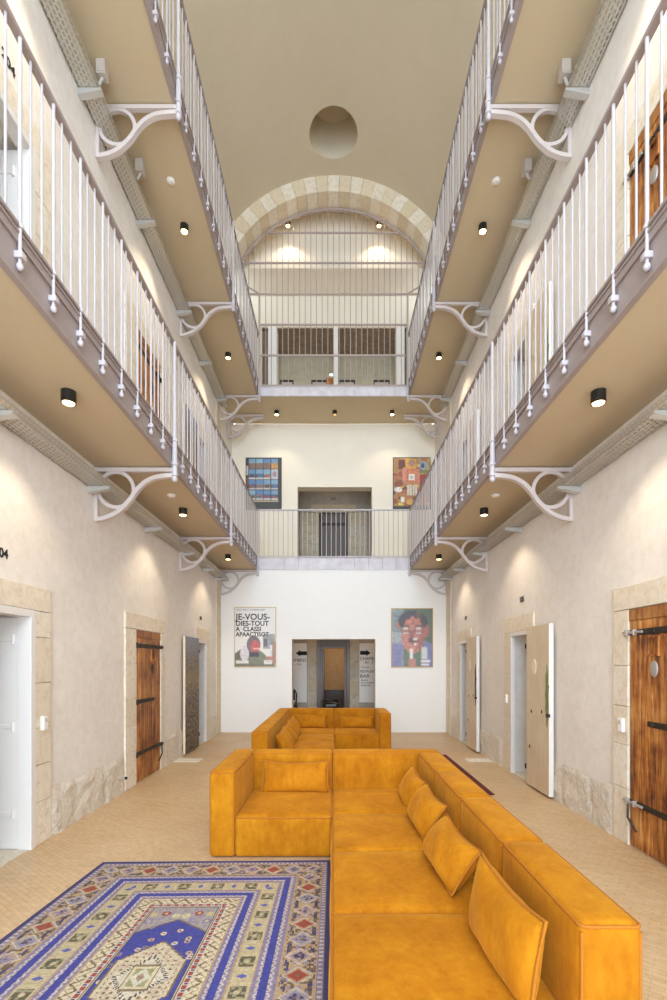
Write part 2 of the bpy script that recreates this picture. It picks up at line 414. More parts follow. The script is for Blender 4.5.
# ------------------------------------------------------------------ stone door surrounds, corner quoins, rib arch
def blocks(mb, sgn, ya, yb, za, zb, hmin=.3, hmax=.5, th=.022, base=.92):
    z = za
    while z < zb-1e-4:
        h = random.uniform(hmin, hmax)
        if zb-z-h < .15: h = zb-z
        x0, x1 = sorted((sgn*(W-th-random.uniform(0,.004)), sgn*(W+.05)))
        mb.box(x0, x1, ya+.0015, yb-.0015, z+.002, z+h-.002, .006, min(1, base+random.uniform(-.22,.14))); z += h
nt = [4]
def surround(sgn, y0, y1, zf, zh, far=.20, near=.20, head=.22):
    mb = MB()
    blocks(mb, sgn, y1, y1+far, zf, zf+zh); blocks(mb, sgn, y0-near, y0, zf, zf+zh)
    x0, x1 = sorted((sgn*(W-.024), sgn*(W+.05)))
    mb.box(x0, x1, y0-near, y1+far, zf+zh+.002, zf+zh+head, .006, .84)
    nt[0] += 1; struct('trim_%d' % nt[0], mb, M['stone'])
for lv, zf in enumerate((0.0, G1T)):
    for i, (y0, y1, h) in enumerate(DOOR_L): surround(-1, y0, y1, zf, h, (.23,.17,.2)[i], (.23,.32,.05)[i], (.2,.2,.24)[i])
    for i, (y0, y1, h) in enumerate(DOOR_R): surround(1, y0, y1, zf, h, (.22,.24,.2)[i], (.2,.05,.05)[i], (.2,.22,.2)[i])
for sgn in (-1, 1):
    mb = MB()
    for za, zb in ((0, G1B), (G1T, G2B)): blocks(mb, sgn, 10.27, YB-.002, za, zb, .28, .4, .02, .75)
    nt[0] += 1; struct('trim_%d' % nt[0], mb, M['stone'])
# rib arch of voussoirs on two pilasters
mb = MB(); RI, RO = 2.415, VR+.01; nv = 27; ya, yb = 10.27, 10.655; ang = math.radians(74)
for k in range(nv):
    t0 = -ang+2*ang*k/nv+.0012; t1 = -ang+2*ang*(k+1)/nv-.0012; vs = []; sub = 4
    for y in (ya, yb):
        for R in (RI, RO):
            for j in range(sub+1):
                t = t0+(t1-t0)*j/sub; vs.append((R*math.sin(t), y, VC+R*math.cos(t)))
    m_ = sub+1; fs = []
    for j in range(sub):
        fs += [(j, j+1, m_+j+1, m_+j), (2*m_+j, 3*m_+j, 3*m_+j+1, 2*m_+j+1), (j, 2*m_+j, 2*m_+j+1, j+1), (m_+j, m_+j+1, 3*m_+j+1, 3*m_+j)]
    fs += [(0, m_, 3*m_, 2*m_), (sub, 2*m_+sub, 3*m_+sub, m_+sub)]
    mb.add(vs, fs, (.95 if k % 2 else .5)+random.uniform(-.15,.05))
struct('trim_rib_arch', mb, M['stone'], label='arch of pale and ochre stone blocks across the vault')
mb = MB(); zt = VC+RI*math.cos(ang)
for sgn in (-1, 1):
    z = G2T
    while z < zt-.01:
        h = min(.36, zt-z); x0, x1 = sorted((sgn*RI*math.sin(ang), sgn*W)); mb.box(x0, x1, ya, yb, z+.002, z+h-.002, .006, random.uniform(.55,1)); z += h
struct('trim_pilaster', mb, M['stone'])

# ------------------------------------------------------------------ doors
def strap(mb, sgn, xf, y0, y1, z, w=.062, ring_end=True):
    """forged strap lying on a leaf face at xf, tapering to y1"""
    m_ = 10; vs = []; fs = []
    for i in range(m_+1):
        t = i/m_; y = y0+(y1-y0)*t; hw = w/2*(1-.25*t)
        for zz, xx in ((-hw, 0), (hw, 0), (hw*.8, .009), (-hw*.8, .009)): vs.append((xf-sgn*xx, y, z+zz))
    for i in range(m_):
        for k in range(4): fs.append((i*4+k, i*4+(k+1)%4, i*4+4+(k+1)%4, i*4+4+k))
    fs += [(3,2,1,0), tuple(m_*4+k for k in range(4))]; mb.add(vs, fs)
    for t in (.12, .38, .64, .9):
        y = y0+(y1-y0)*t; bm = bmesh.new(); bmesh.ops.create_uvsphere(bm, u_segments=8, v_segments=6, radius=.011)
        for q in bm.verts: q.co += Vector((xf-sgn*.009, y, z))
        mb.bm(bm)
nd = [0]
def door_root(label, loc):
    nd[0] += 1
    return thing('door_%d' % nd[0], label, 'door', loc, kind='structure')
def planks(mb, x0, x1, y0, y1, z0, z1, n, gap=.003):
    for k in range(n):
        a_ = y0+(y1-y0)*k/n; b_ = y0+(y1-y0)*(k+1)/n; mb.box(x0, x1, a_+gap/2, b_-gap/2, z0, z1, .006, random.uniform(.55,1))
def wood_door(sgn, y0, y1, zf, h, hinge_near, label, plate=False):
    r = door_root(label, (sgn*W, (y0+y1)/2, zf)); xf = sgn*(W-.012); xb = sgn*(W+.06); xa, xc = sorted((xf, xb))
    mb = MB(); planks(mb, xa, xc, y0+.005, y1-.005, zf+.012, zf+h-.10, 6, .008); part('leaf', mb, M['wood'], r)
    x2, x3 = sorted((xf-sgn*.008, xb)); part('head_rail', MB().box(x2, x3, y0+.008, y1-.008, zf+h-.10, zf+h-.004, .005, .55), M['wood'], r)
    ya_, yb_ = (y0, y1) if hinge_near else (y1, y0); d = 1 if hinge_near else -1
    for z, full in ((h-.20, 1), (h*.53, 0), (h*.19, 1)):
        mb = MB(); strap(mb, sgn, xf, ya_+d*.0, ya_+d*(abs(y1-y0)*(.98 if full else .72)), zf+z)
        s = part('hinge_strap', mb, M['iron'], r)
        mb = MB(); x4, x5 = sorted((xf-sgn*.03, xf+sgn*.02)); mb.box(x4, x5, ya_-.02, ya_+.02, zf+z-.035, zf+z+.035, .008)
        part('hinge_pin', mb, M['iron'], s)
    # bolt and staple on the closing side
    for z in (h-.20, h*.19):
        mb = MB(); mb.tube([(xf-sgn*.022, yb_-d*.2, zf+z), (xf-sgn*.022, yb_+d*.05, zf+z)], .011, 8)
        x4, x5 = sorted((xf-sgn*.036, xf)); mb.box(x4, x5, yb_-d*.0-.02, yb_+.02, zf+z-.025, zf+z+.025, .006); mb.box(x4, x5, yb_-d*.1-.012, yb_-d*.1+.012, zf+z-.025, zf+z+.025, .006)
        part('bolt', mb, M['steel'] if plate else M['iron'], r, label='bright steel door bolt' if plate else None)
    mb = MB(); mb.tube([(xf-sgn*.03, yb_-d*.03, zf+h*.19-.02), (xf-sgn*.05, yb_-d*.06, zf+h*.19-.12), (xf-sgn*.03, yb_-d*.14, zf+h*.19-.22)], .01, 8); part('latch_hook', mb, M['iron'], r)
    # spy-hole shutter: small framed hatch over an oval plate
    yc = (y0+y1)/2 + d*.12
    mb = MB(); x4, x5 = sorted((xf-sgn*.02, xf)); 
    for q in ((yc-.07, yc-.05, 0, .16), (yc+.05, yc+.07, 0, .16), (yc-.05, yc+.05, 0, .02), (yc-.05, yc+.05, .14, .16)): mb.box(x4, x5, q[0], q[1], zf+h-.40+q[2], zf+h-.40+q[3], .004)
    part('hatch_frame', mb, M['wood'], r)
    mb = MB(); vs = []; fs = []; n_ = 20
    for rr, xx in ((1, 0), (.95, .01), (.3, .016)):
        for k in range(n_): vs.append((xf-sgn*xx, yc+.042*rr*math.cos(2*PI*k/n_), zf+h-.50+.066*rr*math.sin(2*PI*k/n_)))
    for i in range(2):
        for k in range(n_): fs.append((i*n_+k, i*n_+(k+1)%n_, (i+1)*n_+(k+1)%n_, (i+1)*n_+k))
    fs.append(tuple(2*n_+k for k in range(n_))); mb.add(vs, fs)
    part('peephole_plate', mb, M['steel'] if plate else M['iron'], r, smooth=40, label='oval metal plate')
    return r
def frame(sgn, y0, y1, zf, h, r, w=.055, d0=-.012, d1=.16):
    x0, x1 = sorted((sgn*(W-.012-.014), sgn*(W+d1)))
    mb = MB().box(x0, x1, y1-w, y1, zf, zf+h, .004).box(x0, x1, y0, y0+w, zf, zf+h, .004).box(x0, x1, y0+w, y1-w, zf+h-w, zf+h, .004)
    return part('door_frame', mb, M['whitepaint'], r)
def cell(sgn, y0, y1, zf, h):
    xa = sgn*(W+.34); xb = sgn*(W+1.9)
    x0, x1 = sorted((xa, xb)); mb = MB()
    mb.box(x0, x1, y0-.5, y0-.42, zf, zf+h+.4).box(x0, x1, y1+.42, y1+.5, zf, zf+h+.4).box(x0, x1, y0-.5, y1+.5, zf+h+.3, zf+h+.4)
    q0, q1 = sorted((xb, xb+sgn*.08)); mb.box(q0, q1, y0-.5, y1+.5, zf, zf+h+.4)
    if zf: mb.box(x0, x1, y0-.5, y1+.5, zf-.1, zf)
    struct('wall_cell', mb, M['cell'])
    x0, x1 = sorted((sgn*W, sgn*(W+1.9)))
    if zf == 0: struct('threshold', MB().box(x0, sgn*(W+.34) if sgn > 0 else x1, y0, y1, 0, .006) if False else MB().box(min(sgn*W, sgn*(W+.34)), max(sgn*W, sgn*(W+.34)), y0, y1, 0, .006), M['plinth'])
def open_leaf(sgn, ya, yb, zf, h, r, mat, edge, off0=.035, off1=.05, th=.05):
    """leaf swung right round, standing just off the wall between ya (free edge, nearer) and yb (hinge)"""
    xin0, xin1 = W-off0, W-off0-th
    x0, x1 = sorted((sgn*xin0, sgn*xin1)); mb = MB(); random.seed(5); planks(mb, x0, x1, ya+.012, yb, zf+.03, zf+h, 4 if mat == M['flaked'] else 1, .002)
    lf = part('leaf', mb, mat, r)
    mb = MB().box(x0-.001, x1+.001, ya, ya+.0115, zf+.03, zf+h, .003); part('leaf_edge', mb, edge, r)
    for z in (h*.88, h*.12):
        x2, x3 = sorted((sgn*(W-.004), sgn*(xin1-.004))); part('hinge', MB().box(x2, x3, yb, yb+.045, zf+z-.03, zf+z+.03, .006), M['iron'], r)
    return lf, sgn*xin1
def disc(mb, sgn, x, y, z, ry, rz, th=.006, n_=16, jag=0):
    vs = []; 
    for xx in (x, x-sgn*th):
        for k in range(n_):
            j = 1+jag*math.sin(k*2.3+1)*.5+jag*math.sin(k*4.1)*.4; vs.append((xx, y+ry*j*math.cos(2*PI*k/n_), z+rz*j*math.sin(2*PI*k/n_)))
    fs = [(k, (k+1)%n_, n_+(k+1)%n_, n_+k) for k in range(n_)]+[tuple(range(n_)), tuple(range(2*n_-1, n_-1, -1))]
    mb.add(vs, fs)
LV = ('on the ground floor', 'on the upper gallery')
for lv, zf in enumerate((0.0, G1T)):
    # left, nearest: white frame, white inner leaf standing open into the cell
    y0, y1, h = DOOR_L[0]
    r = door_root(('white framed door standing open at the left edge of the hall', 'white framed open door behind the left lower gallery railing, below number 204')[lv], (-W, y0, zf)); cell(-1, y0, y1, zf, h)
    frame(-1, y0, y1, zf, h, r, .06, d1=.09)
    mb = MB(); mb.box(-W-.88, -W-.07, y1-.058, y1-.02, zf+.01, zf+h-.065, .004)
    lf = part('leaf', mb, M['whitepaint'], r)
    for z in (.30, 1.02, 1.74): part('hinge', MB().box(-W-.34, -W-.12, y1-.066, y1-.057, zf+z-.018, zf+z+.018, .004).tube([(-W-.12, y1-.066, zf+z-.04), (-W-.12, y1-.066, zf+z+.04)], .012, 8), M['whitepaint'], lf)
    # left, middle: closed orange wood door
    y0, y1, h = DOOR_L[1]
    wood_door(-1, y0, y1, zf, h, True, ('closed orange wooden plank door with black strap hinges in left wall', 'closed orange plank door seen through the left lower gallery railing')[lv]); cell(-1, y0, y1, zf, h)
    # left, far: flaking dark leaf folded back on the wall
    y0, y1, h = DOOR_L[2]
    r = door_root(('narrow door with flaking dark blue and maroon paint folded back on left wall', 'dark flaking door folded back, far along the left lower gallery')[lv], (-W, y0, zf)); cell(-1, y0, y1, zf, h)
    frame(-1, y0, y1, zf, h, r, .05, d1=.03)
    lf, x = open_leaf(-1, 7.93, 8.75, zf, h+.02, r, M['flaked'], M['palewood'], th=.035)
    # right, nearest: closed orange wood door
    y0, y1, h = DOOR_R[0]
    wood_door(1, y0, y1, zf, h, True, ('closed orange wooden door with bright bolts and oval plate at right edge of hall', 'closed orange plank door behind the right lower gallery railing')[lv], True); cell(1, y0, y1, zf, h)
    # right, middle and far: pale leaves folded back
    for i, (ya, lab) in enumerate(((5.42, ('pale bare wood door with green peeled patch, folded back on right wall', 'open pale door near the middle of the right lower gallery')), (8.17, ('farther pale wood door folded back on right wall near the end wall', 'open pale door near the far end of the right lower gallery')))):
        y0, y1, h = DOOR_R[i+1]
        r = door_root(lab[lv], (W, y0, zf)); cell(1, y0, y1, zf, h); frame(1, y0, y1, zf, h, r, .05, d1=.03)
        lf, x = open_leaf(1, ya, y0, zf, h+.03, r, M['palewood'], M['whitepaint'])
        mb = MB()
        for fy, fz in ((.76,.78), (.3,.8), (.84,.42)): disc(mb, 1, x, ya+(y0-ya)*fy, zf+fz*h*.62, .016, .022, .004)
        part('bolt_hole', mb, M['iron'], lf)
        mb = MB(); disc(mb, 1, x, ya+(y0-ya)*.62, zf+1.5, .055, .09, .008); part('peephole_plate', mb, M['palewood'], lf)
        mb = MB(); disc(mb, 1, x, ya+.05, zf+1.18, .04, .3, .004, 24, .5); part('peeled_patch', mb, M['greenpeel'] if i == 0 else M['iron'], lf)
        mb = MB(); x2, x3 = sorted((x, x-.03)); mb.box(x2, x3, ya-.03, ya+.03, zf+.93, zf+.97, .006); part('lock_bolt', mb, M['iron'], lf)
# floor stones by the two far doors
for sgn, y in ((-1, 7.6), (1, 7.6)):
    x0, x1 = sorted((sgn*(W-.03), sgn*(W-.42))); nt[0] += 1
    struct('trim_%d' % nt[0], MB().box(x0, x1, y-.13, y+.13, -.02, .008, .004), M['plinth'])
# wall numbers and small plates
def number(body, sgn, y, z, size, label, al='CENTER'):
    return tag(text('room_number', body, size, M['blackmatte'], None, (sgn*(W-.004), y, z), ROT_L if sgn < 0 else ROT_R, al, bold=.003), label, 'room number')
number('104', -1, 3.712, 2.35, .10, 'black room number 104 on left wall above the open white door', 'RIGHT')
number('204', -1, 3.795, G1T+2.30, .105, 'black room number 204 on upper left wall behind the railing', 'RIGHT')
number('106', -1, 9.1, 2.36, .10, 'small black room number over the flaking dark door')
number('105', 1, 6.42, 2.36, .10, 'small black room number over the green patched pale door')
number('107', 1, 9.14, 2.36, .10, 'small black room number over the farthest right doorway')
def plate(sgn, y, z, label, hh=.09):
    r = thing('card_reader', label, 'card reader', (sgn*(W-.022), y, z)); x0, x1 = sorted((sgn*(W-.024), sgn*(W-.055)))
    part('housing', MB().box(x0, x1, y-.035, y+.035, z-hh, z+hh*.35, .01), M['plastic'], r)
    x0, x1 = sorted((sgn*(W-.054), sgn*(W-.058))); part('sensor', MB().box(x0, x1, y-.012, y+.012, z-.02, z+.012, .002), M['boxgrey'], r)
plate(-1, 4.12, 1.06, 'white card reader on the stones beside the open white door')
plate(1, 4.14, 1.04, 'white card reader beside the near orange door on right wall')
plate(1, 6.90, 1.06, 'white card reader beside the green patched pale door')

# ------------------------------------------------------------------ railings
def bar_mesh(name, z0, z1, r, ball):
    mb = MB()
    if ball:
        mb.lathe(0, 0, [(.004, z0-.012), (.014, z0-.006), (.019, z0+.006), (.019, z0+.018), (.010, z0+.032), (r*.9, z0+.036), (r*.9, z0+.215), (.018, z0+.218), (.02, z0+.235), (r, z0+.245), (r, z1)], 10)
        mb.box(-.024, .024, -.02, .02, z0+.05, z0+.085, .003)
    else: mb.lathe(0, 0, [(r, z0), (r, z1)], 8)
    return mb.mesh(name, smooth=50)
def post_mesh(z0, z1):
    return MB().lathe(0, 0, [(.006, z0), (.026, z0+.01), (.031, z0+.03), (.026, z0+.05), (.022, z0+.06), (.036, z0+.065), (.036, z0+.095), (.028, z0+.10), (.028, z0+.17), (.038, z0+.175), (.038, z0+.205), (.028, z0+.21), (.026, z0+.42), (.036, z0+.425), (.036, z0+.455), (.02, z0+.46), (.017, z1)], 14).mesh('post', smooth=50)
def railing(sgn, zt, zb, gx, label, ys):
    r = thing('gallery_railing', label, 'railing', (sgn*gx, 1.0, zt)); o = origin(r); top = zt+1.09
    x0, x1 = sorted((sgn*(gx-.022), sgn*(gx+.022)))
    part('handrail', MB().box(x0, x1, Y0, YB+.02, top-.03, top, .006), M['lilac'], r)
    part('bottom_rail', MB().box(x0+.006, x1-.006, Y0, YB, zt+.03, zt+.05, .003), M['lilac'], r)
    thin = bar_mesh('baluster', zt+.04-zt, top-.015-zt, .0075, False); thick = bar_mesh('pin_baluster', zb+.07-zt, top-.015-zt, .0105, -sgn)
    pm = post_mesh(zb-.15-zt, top-.015-zt)
    for me in (thin, thick, pm): me.materials.append(M['bar'])
    for k in range(-37, 54):
        y = ys[0]+.1033*k
        if y > YB-.04: continue
        if any(abs(y-p) < .05 for p in ys): continue
        b = link('pin_baluster' if k % 3 == 0 else 'baluster', thick if k % 3 == 0 else thin, None, r, (-sgn*.008 if k % 3 == 0 else 0, y-o.y, 0))
    for p in ys: link('post', pm, None, r, (-sgn*.022, p-o.y, 0))
BR1 = (5.07, 7.86, 10.62); BR2 = (5.10, 7.88, 10.62)
railing(-1, G1T, G1B, GX1, 'pale lilac railing along the lower left gallery', BR1)
railing(1, G1T, G1B, GX1, 'pale lilac railing along the lower right gallery', BR1)
railing(-1, G2T, G2B, GX2, 'pale lilac railing along the upper left gallery', BR2)
railing(1, G2T, G2B, GX2, 'pale lilac railing along the upper right gallery', BR2)
# lower bridge railing
r = thing('bridge_railing', 'low white railing across the end bridge, before the upper doorway', 'railing', (0, YB, G1T)); top = G1T+1.09
part('handrail', MB().box(-GX1, GX1, YB-.02, YB+.02, top-.03, top, .006), M['bar'], r)
part('bottom_rail', MB().box(-GX1, GX1, YB-.014, YB+.014, G1T+.03, G1T+.05, .003), M['bar'], r)
me = bar_mesh('baluster', .04, 1.075, .0085, False); me.materials.append(M['bar'])
for k in range(32): link('baluster', me, None, r, (-GX1+.053+k*.1064, 0, 0))
# tall cage closing the upper bridge up to the arch
r = thing('cage_screen', 'tall grey bar screen closing the upper bridge beneath the stone arch', 'screen', (0, YB, G2T)); RC = 2.385
def soff(x): return VC+math.sqrt(RC*RC-x*x)
sp = .1255; bars = [i for i in range(-16, 17)]
for i in bars:
    x = i*sp; low = G2T-.06 if abs(x) < 1.66 else 9.73
    if abs(x) > 2.05: continue
    part('bar', MB().lathe(x, YB, [(.009, low), (.009, soff(x))], 8), M['cage'], r, smooth=50)
for z, hw in ((11.09, 1.47), (10.42, 2.04), (9.73, 1.92), (9.05, 1.64), (8.37, 1.64), (7.70, 1.64)):
    part('cross_bar', MB().box(-hw, hw, YB-.012, YB+.012, z-.018, z+.018, .003), M['cage'], r)
pts = [(RC*math.sin(t), VC+RC*math.cos(t)) for t in np.linspace(-math.radians(60), math.radians(60), 49)]
part('arch_bar', MB().ribbon(pts, .035, .05, 'Y', YB), M['cage'], r)
for sgn in (-1, 1):
    part('post', MB().box(sgn*1.645-.02, sgn*1.645+.02, YB-.02, YB+.02, G2T-.058, 9.75, .004), M['cage'], r)
    part('brace', MB().tube([(sgn*1.645, YB, 9.74), (sgn*1.92, YB, 9.9)], .016, 8), M['cage'], r)

# ------------------------------------------------------------------ cast brackets
def bracket_mbs(reach):
    """in-plane coordinates: a = distance from wall, z below the slab; returns named shapes (a, depth, z)"""
    S = catmull([(.012, -.545), (.11, -.53), (.235, -.475), (.355, -.365), (.445, -.24), (.535, -.155), (.66, -.10), (reach, -.082)], 7)
    ring = [(.228+.186*math.cos(2*PI*k/40), -.233+.186*math.sin(2*PI*k/40)) for k in range(41)]; ring[-1] = ring[0]
    return [('top_bar', MB().ribbon([(0,-.024),(reach,-.024)], .042, .045)), ('wall_bar', MB().ribbon([(.02,-.0),(.02,-.56)], .036, .05)),
            ('scroll_strut', MB().ribbon(S, .042, .052)), ('ring', MB().ribbon(ring, .036, .036))]
def bracket(sgn, y, zb, gx, label):
    """spans from a side wall to the post under the gallery edge"""
    reach = W-gx
    r = thing('gallery_bracket', label, 'bracket', (sgn*W, y, zb), 'cast brackets under the galleries')
    for nm, mb in PROTO[gx]:
        mb2 = MB(); mb2.v = [(sgn*(W-v[0]), v[1]+y, v[2]+zb) for v in mb.v]; mb2.f = mb.f; mb2.t = mb.t
        part(nm, mb2, M['bracket'], r)
PROTO = {gx: bracket_mbs(W-gx) for gx in (GX1, GX2)}
WH = ('nearest', 'second', 'farthest')
for sgn, sd in ((-1, 'left'), (1, 'right')):
    for i, y in enumerate(BR1): bracket(sgn, y, G1B, GX1, '%s lilac scroll bracket under the lower %s gallery' % (WH[i], sd))
    for i, y in enumerate(BR2): bracket(sgn, y, G2B, GX2, '%s lilac scroll bracket under the upper %s gallery' % (WH[i], sd))
    bracket(sgn, 11.45, G2B, GX2, 'lilac scroll bracket against the end wall below the upper %s corner' % sd)

# ------------------------------------------------------------------ cable trays, junction boxes
def tray(sgn, zb, label, sup):
    r = thing('cable_tray', label, 'cable tray', (sgn*(W-.01), 3.0, zb-.26)); z = zb-.25
    xw, xo = sgn*(W-.012), sgn*(W-.20); x0, x1 = sorted((xw, xo)); mb = MB()
    mb.box(x0, x1, Y0, YB-.02, z, z+.0025)
    q0, q1 = sorted((xo, xo+sgn*.0025)); mb.box(q0, q1, Y0, YB-.02, z, z+.065)
    q0, q1 = sorted((xw, xw-sgn*.0025)); mb.box(q0, q1, Y0, YB-.02, z, z+.065)
    t = part('tray_bed', mb, M['perf'], r)
    mb = MB()
    for k, rr in ((.05,.012), (.085,.009), (.115,.014)): mb.tube([(sgn*(W-k), y, z+.004+rr+.004*math.sin(y*1.7+k*40)) for y in np.linspace(Y0+.1, YB-.1, 60)], rr, 6)
    part('cable', mb, M['boxgrey'], t)
    for y in sup:
        vs = []; fs = []
        for dy in (-.03, .03):
            vs += [(sgn*(W-.002), y+dy, z-.07), (sgn*(W-.002), y+dy, z-.004), (sgn*(W-.235), y+dy, z-.004), (sgn*(W-.235), y+dy, z-.028)]
        fs = [(0,1,2,3), (7,6,5,4), (0,4,5,1), (1,5,6,2), (2,6,7,3), (3,7,4,0)]
        part('support_arm', MB().add(vs, fs), M['galv'], r)
SUP1 = (3.45, 4.92, 6.42, 7.88, 9.2, 10.2); SUP2 = (4.75, 6.16, 7.73, 9.03, 10.3)
tray(-1, G1B, 'perforated steel cable tray under the lower left gallery', SUP1); tray(1, G1B, 'perforated steel cable tray under the lower right gallery', SUP1)
tray(-1, G2B, 'perforated steel cable tray under the upper left gallery', SUP2); tray(1, G2B, 'perforated steel cable tray under the upper right gallery', SUP2)
for sgn, sd in ((-1, 'left'), (1, 'right')):
    for y, w_ in ((4.75, 'nearer'), (5.68, 'farther')):
        r = thing('junction_box', '%s grey junction box beside the upper %s cable tray' % (w_, sd), 'junction box', (sgn*(W-.28), y, G2B))
        x0, x1 = sorted((sgn*(W-.19), sgn*(W-.28))); part('housing', MB().box(x0, x1, y-.05, y+.05, G2B-.13, G2B+.012, .006), M['boxgrey'], r)
        part('lid', MB().box(x0+.008, x1-.008, y-.056, y-.05, G2B-.12, G2B-.004, .002), M['boxgrey'], r)
        part('gland', MB().tube([(sgn*(W-.235), y, G2B-.12), (sgn*(W-.2), y, G2B-.20)], .014, 8), M['galv'], r)

# ------------------------------------------------------------------ lamps and detectors
def lamp(x, y, z, label, power, group='black ceiling spots', on=True, cone=108, stem=None):
    r = thing('ceiling_spotlight', label, 'ceiling light', (x, y, z), group)
    h = .078; R = .054
    part('housing', MB().lathe(x, y, [(R, z+.012), (R, z-h), (R-.006, z-h-.002), (R-.008, z-h+.012)], 24), M['black'], r, smooth=40)
    part('bulb', MB().lathe(x, y, [(.043, z-h+.004), (.04, z-h-.003), (.02, z-h-.008)], 20), M['glow'] if on else M['dimglow'], r, smooth=60)
    if stem: part('stem', MB().lathe(x, y, [(.008, z), (.008, stem)], 10), M['black'], r)
    if on:
        L = bpy.data.lights.new('spot', 'SPOT'); L.energy = power; L.color = (1, .83, .60); L.spot_size = math.radians(cone); L.spot_blend = .5; L.shadow_soft_size = .035
        q = bpy.data.objects.new('spot_beam', L); COL.objects.link(q); q.parent = r; q.location = (0,0,-h-.02)
P1, P2 = 42, 58
for sgn, sd in ((-1, 'left'), (1, 'right')):
    for y, w_ in ((3.66, 'nearest'), (6.44, 'second'), (9.2, 'farthest')): lamp(sgn*2.02, y, G1B, '%s black spotlight under the lower %s gallery' % (w_, sd), P1)
    for y, w_ in ((3.66, 'nearest'), (6.5, 'second'), (9.2, 'farthest')): lamp(sgn*2.02, y, G2B, '%s glowing spotlight under the upper %s gallery' % (w_, sd), P2)
lamp(-1.34, 11.3, G2B, 'black spotlight under the upper bridge above the blue picture', 26); lamp(1.38, 11.3, G2B, 'black spotlight under the upper bridge above the orange picture', 26)
lamp(.03, 11.3, G2B, 'unlit middle spotlight under the upper bridge', 0, on=False)
for sgn, sd in ((-1, 'left'), (1, 'right')):
    x = sgn*1.03; lamp(x, 10.86, 11.50, 'glowing spotlight up in the arch behind the %s half of the screen' % sd, 34, cone=118, stem=VC+math.sqrt(VR*VR-x*x)+.01)
def detector(x, y, z, label):
    r = thing('smoke_detector', label, 'smoke detector', (x, y, z), 'white smoke detectors')
    part('base', MB().lathe(x, y, [(.052, z+.012), (.052, z-.012)], 24), M['plastic'], r, smooth=40)
    part('head', MB().lathe(x, y, [(.042, z-.012), (.040, z-.018), (.03, z-.024), (.008, z-.026)], 24), M['plastic'], r, smooth=50)
for sgn, sd in ((-1, 'left'), (1, 'right')):
    detector(sgn*2.0, 5.92, G1B+.012, 'white smoke detector under the lower %s gallery' % sd); detector(sgn*2.0, 5.9, G2B+.012, 'white smoke detector under the upper %s gallery' % sd)

# ------------------------------------------------------------------ sofas
def puff(x0, x1, y0, y1, z0, z1, r=.04, top=.0, front=(0,0,0,0), n_=14):
    """rounded upholstered block; top and the four sides (x0,x1,y0,y1) may swell"""
    bm = bmesh.new(); bmesh.ops.create_cube(bm, size=2); bmesh.ops.subdivide_edges(bm, edges=bm.edges[:], cuts=n_, use_grid_fill=True)
    hx, hy, hz = (x1-x0)/2, (y1-y0)/2, (z1-z0)/2; c = Vector(((x0+x1)/2, (y0+y1)/2, (z0+z1)/2))
    def warp(t, h):   # concentrate vertices near the edges
        k = r/h; s = math.copysign(1, t); t = abs(t)
        return s*(t/.7*(1-k) if t < .7 else (1-k)+(t-.7)/.3*k)
    for q in bm.verts:
        u, v, w = q.co; p = Vector((warp(u,hx)*hx, warp(v,hy)*hy, warp(w,hz)*hz))
        inn = Vector((max(-hx+r, min(hx-r, p.x)), max(-hy+r, min(hy-r, p.y)), max(-hz+r, min(hz-r, p.z))))
        d = p-inn
        if d.length > 1e-9: p = inn+d.normalized()*min(r, max(abs(d.x),abs(d.y),abs(d.z)))
        f = lambda a_, b_: (1-a_*a_)*(1-b_*b_)
        if w > .99: p.z += top*f(u, v)
        if u < -.99: p.x -= front[0]*f(v, w)
        if u > .99: p.x += front[1]*f(v, w)
        if v < -.99: p.y -= front[2]*f(u, w)
        if v > .99: p.y += front[3]*f(u, w)
        q.co = c+p
    mb = MB(); mb.bm(bm); return mb
def seam(x0, x1, y0, y1, z, r=.008, k=.022):
    pts = []
    for cx, cy, a_ in ((x1-k, y1-k, 0), (x0+k, y1-k, PI/2), (x0+k, y0+k, PI), (x1-k, y0+k, 1.5*PI)):
        for j in range(5): t = a_+PI/2*j/4; pts.append((cx+k*math.cos(t), cy+k*math.sin(t), z))
    return MB().tube(pts, r, 6, closed=True)
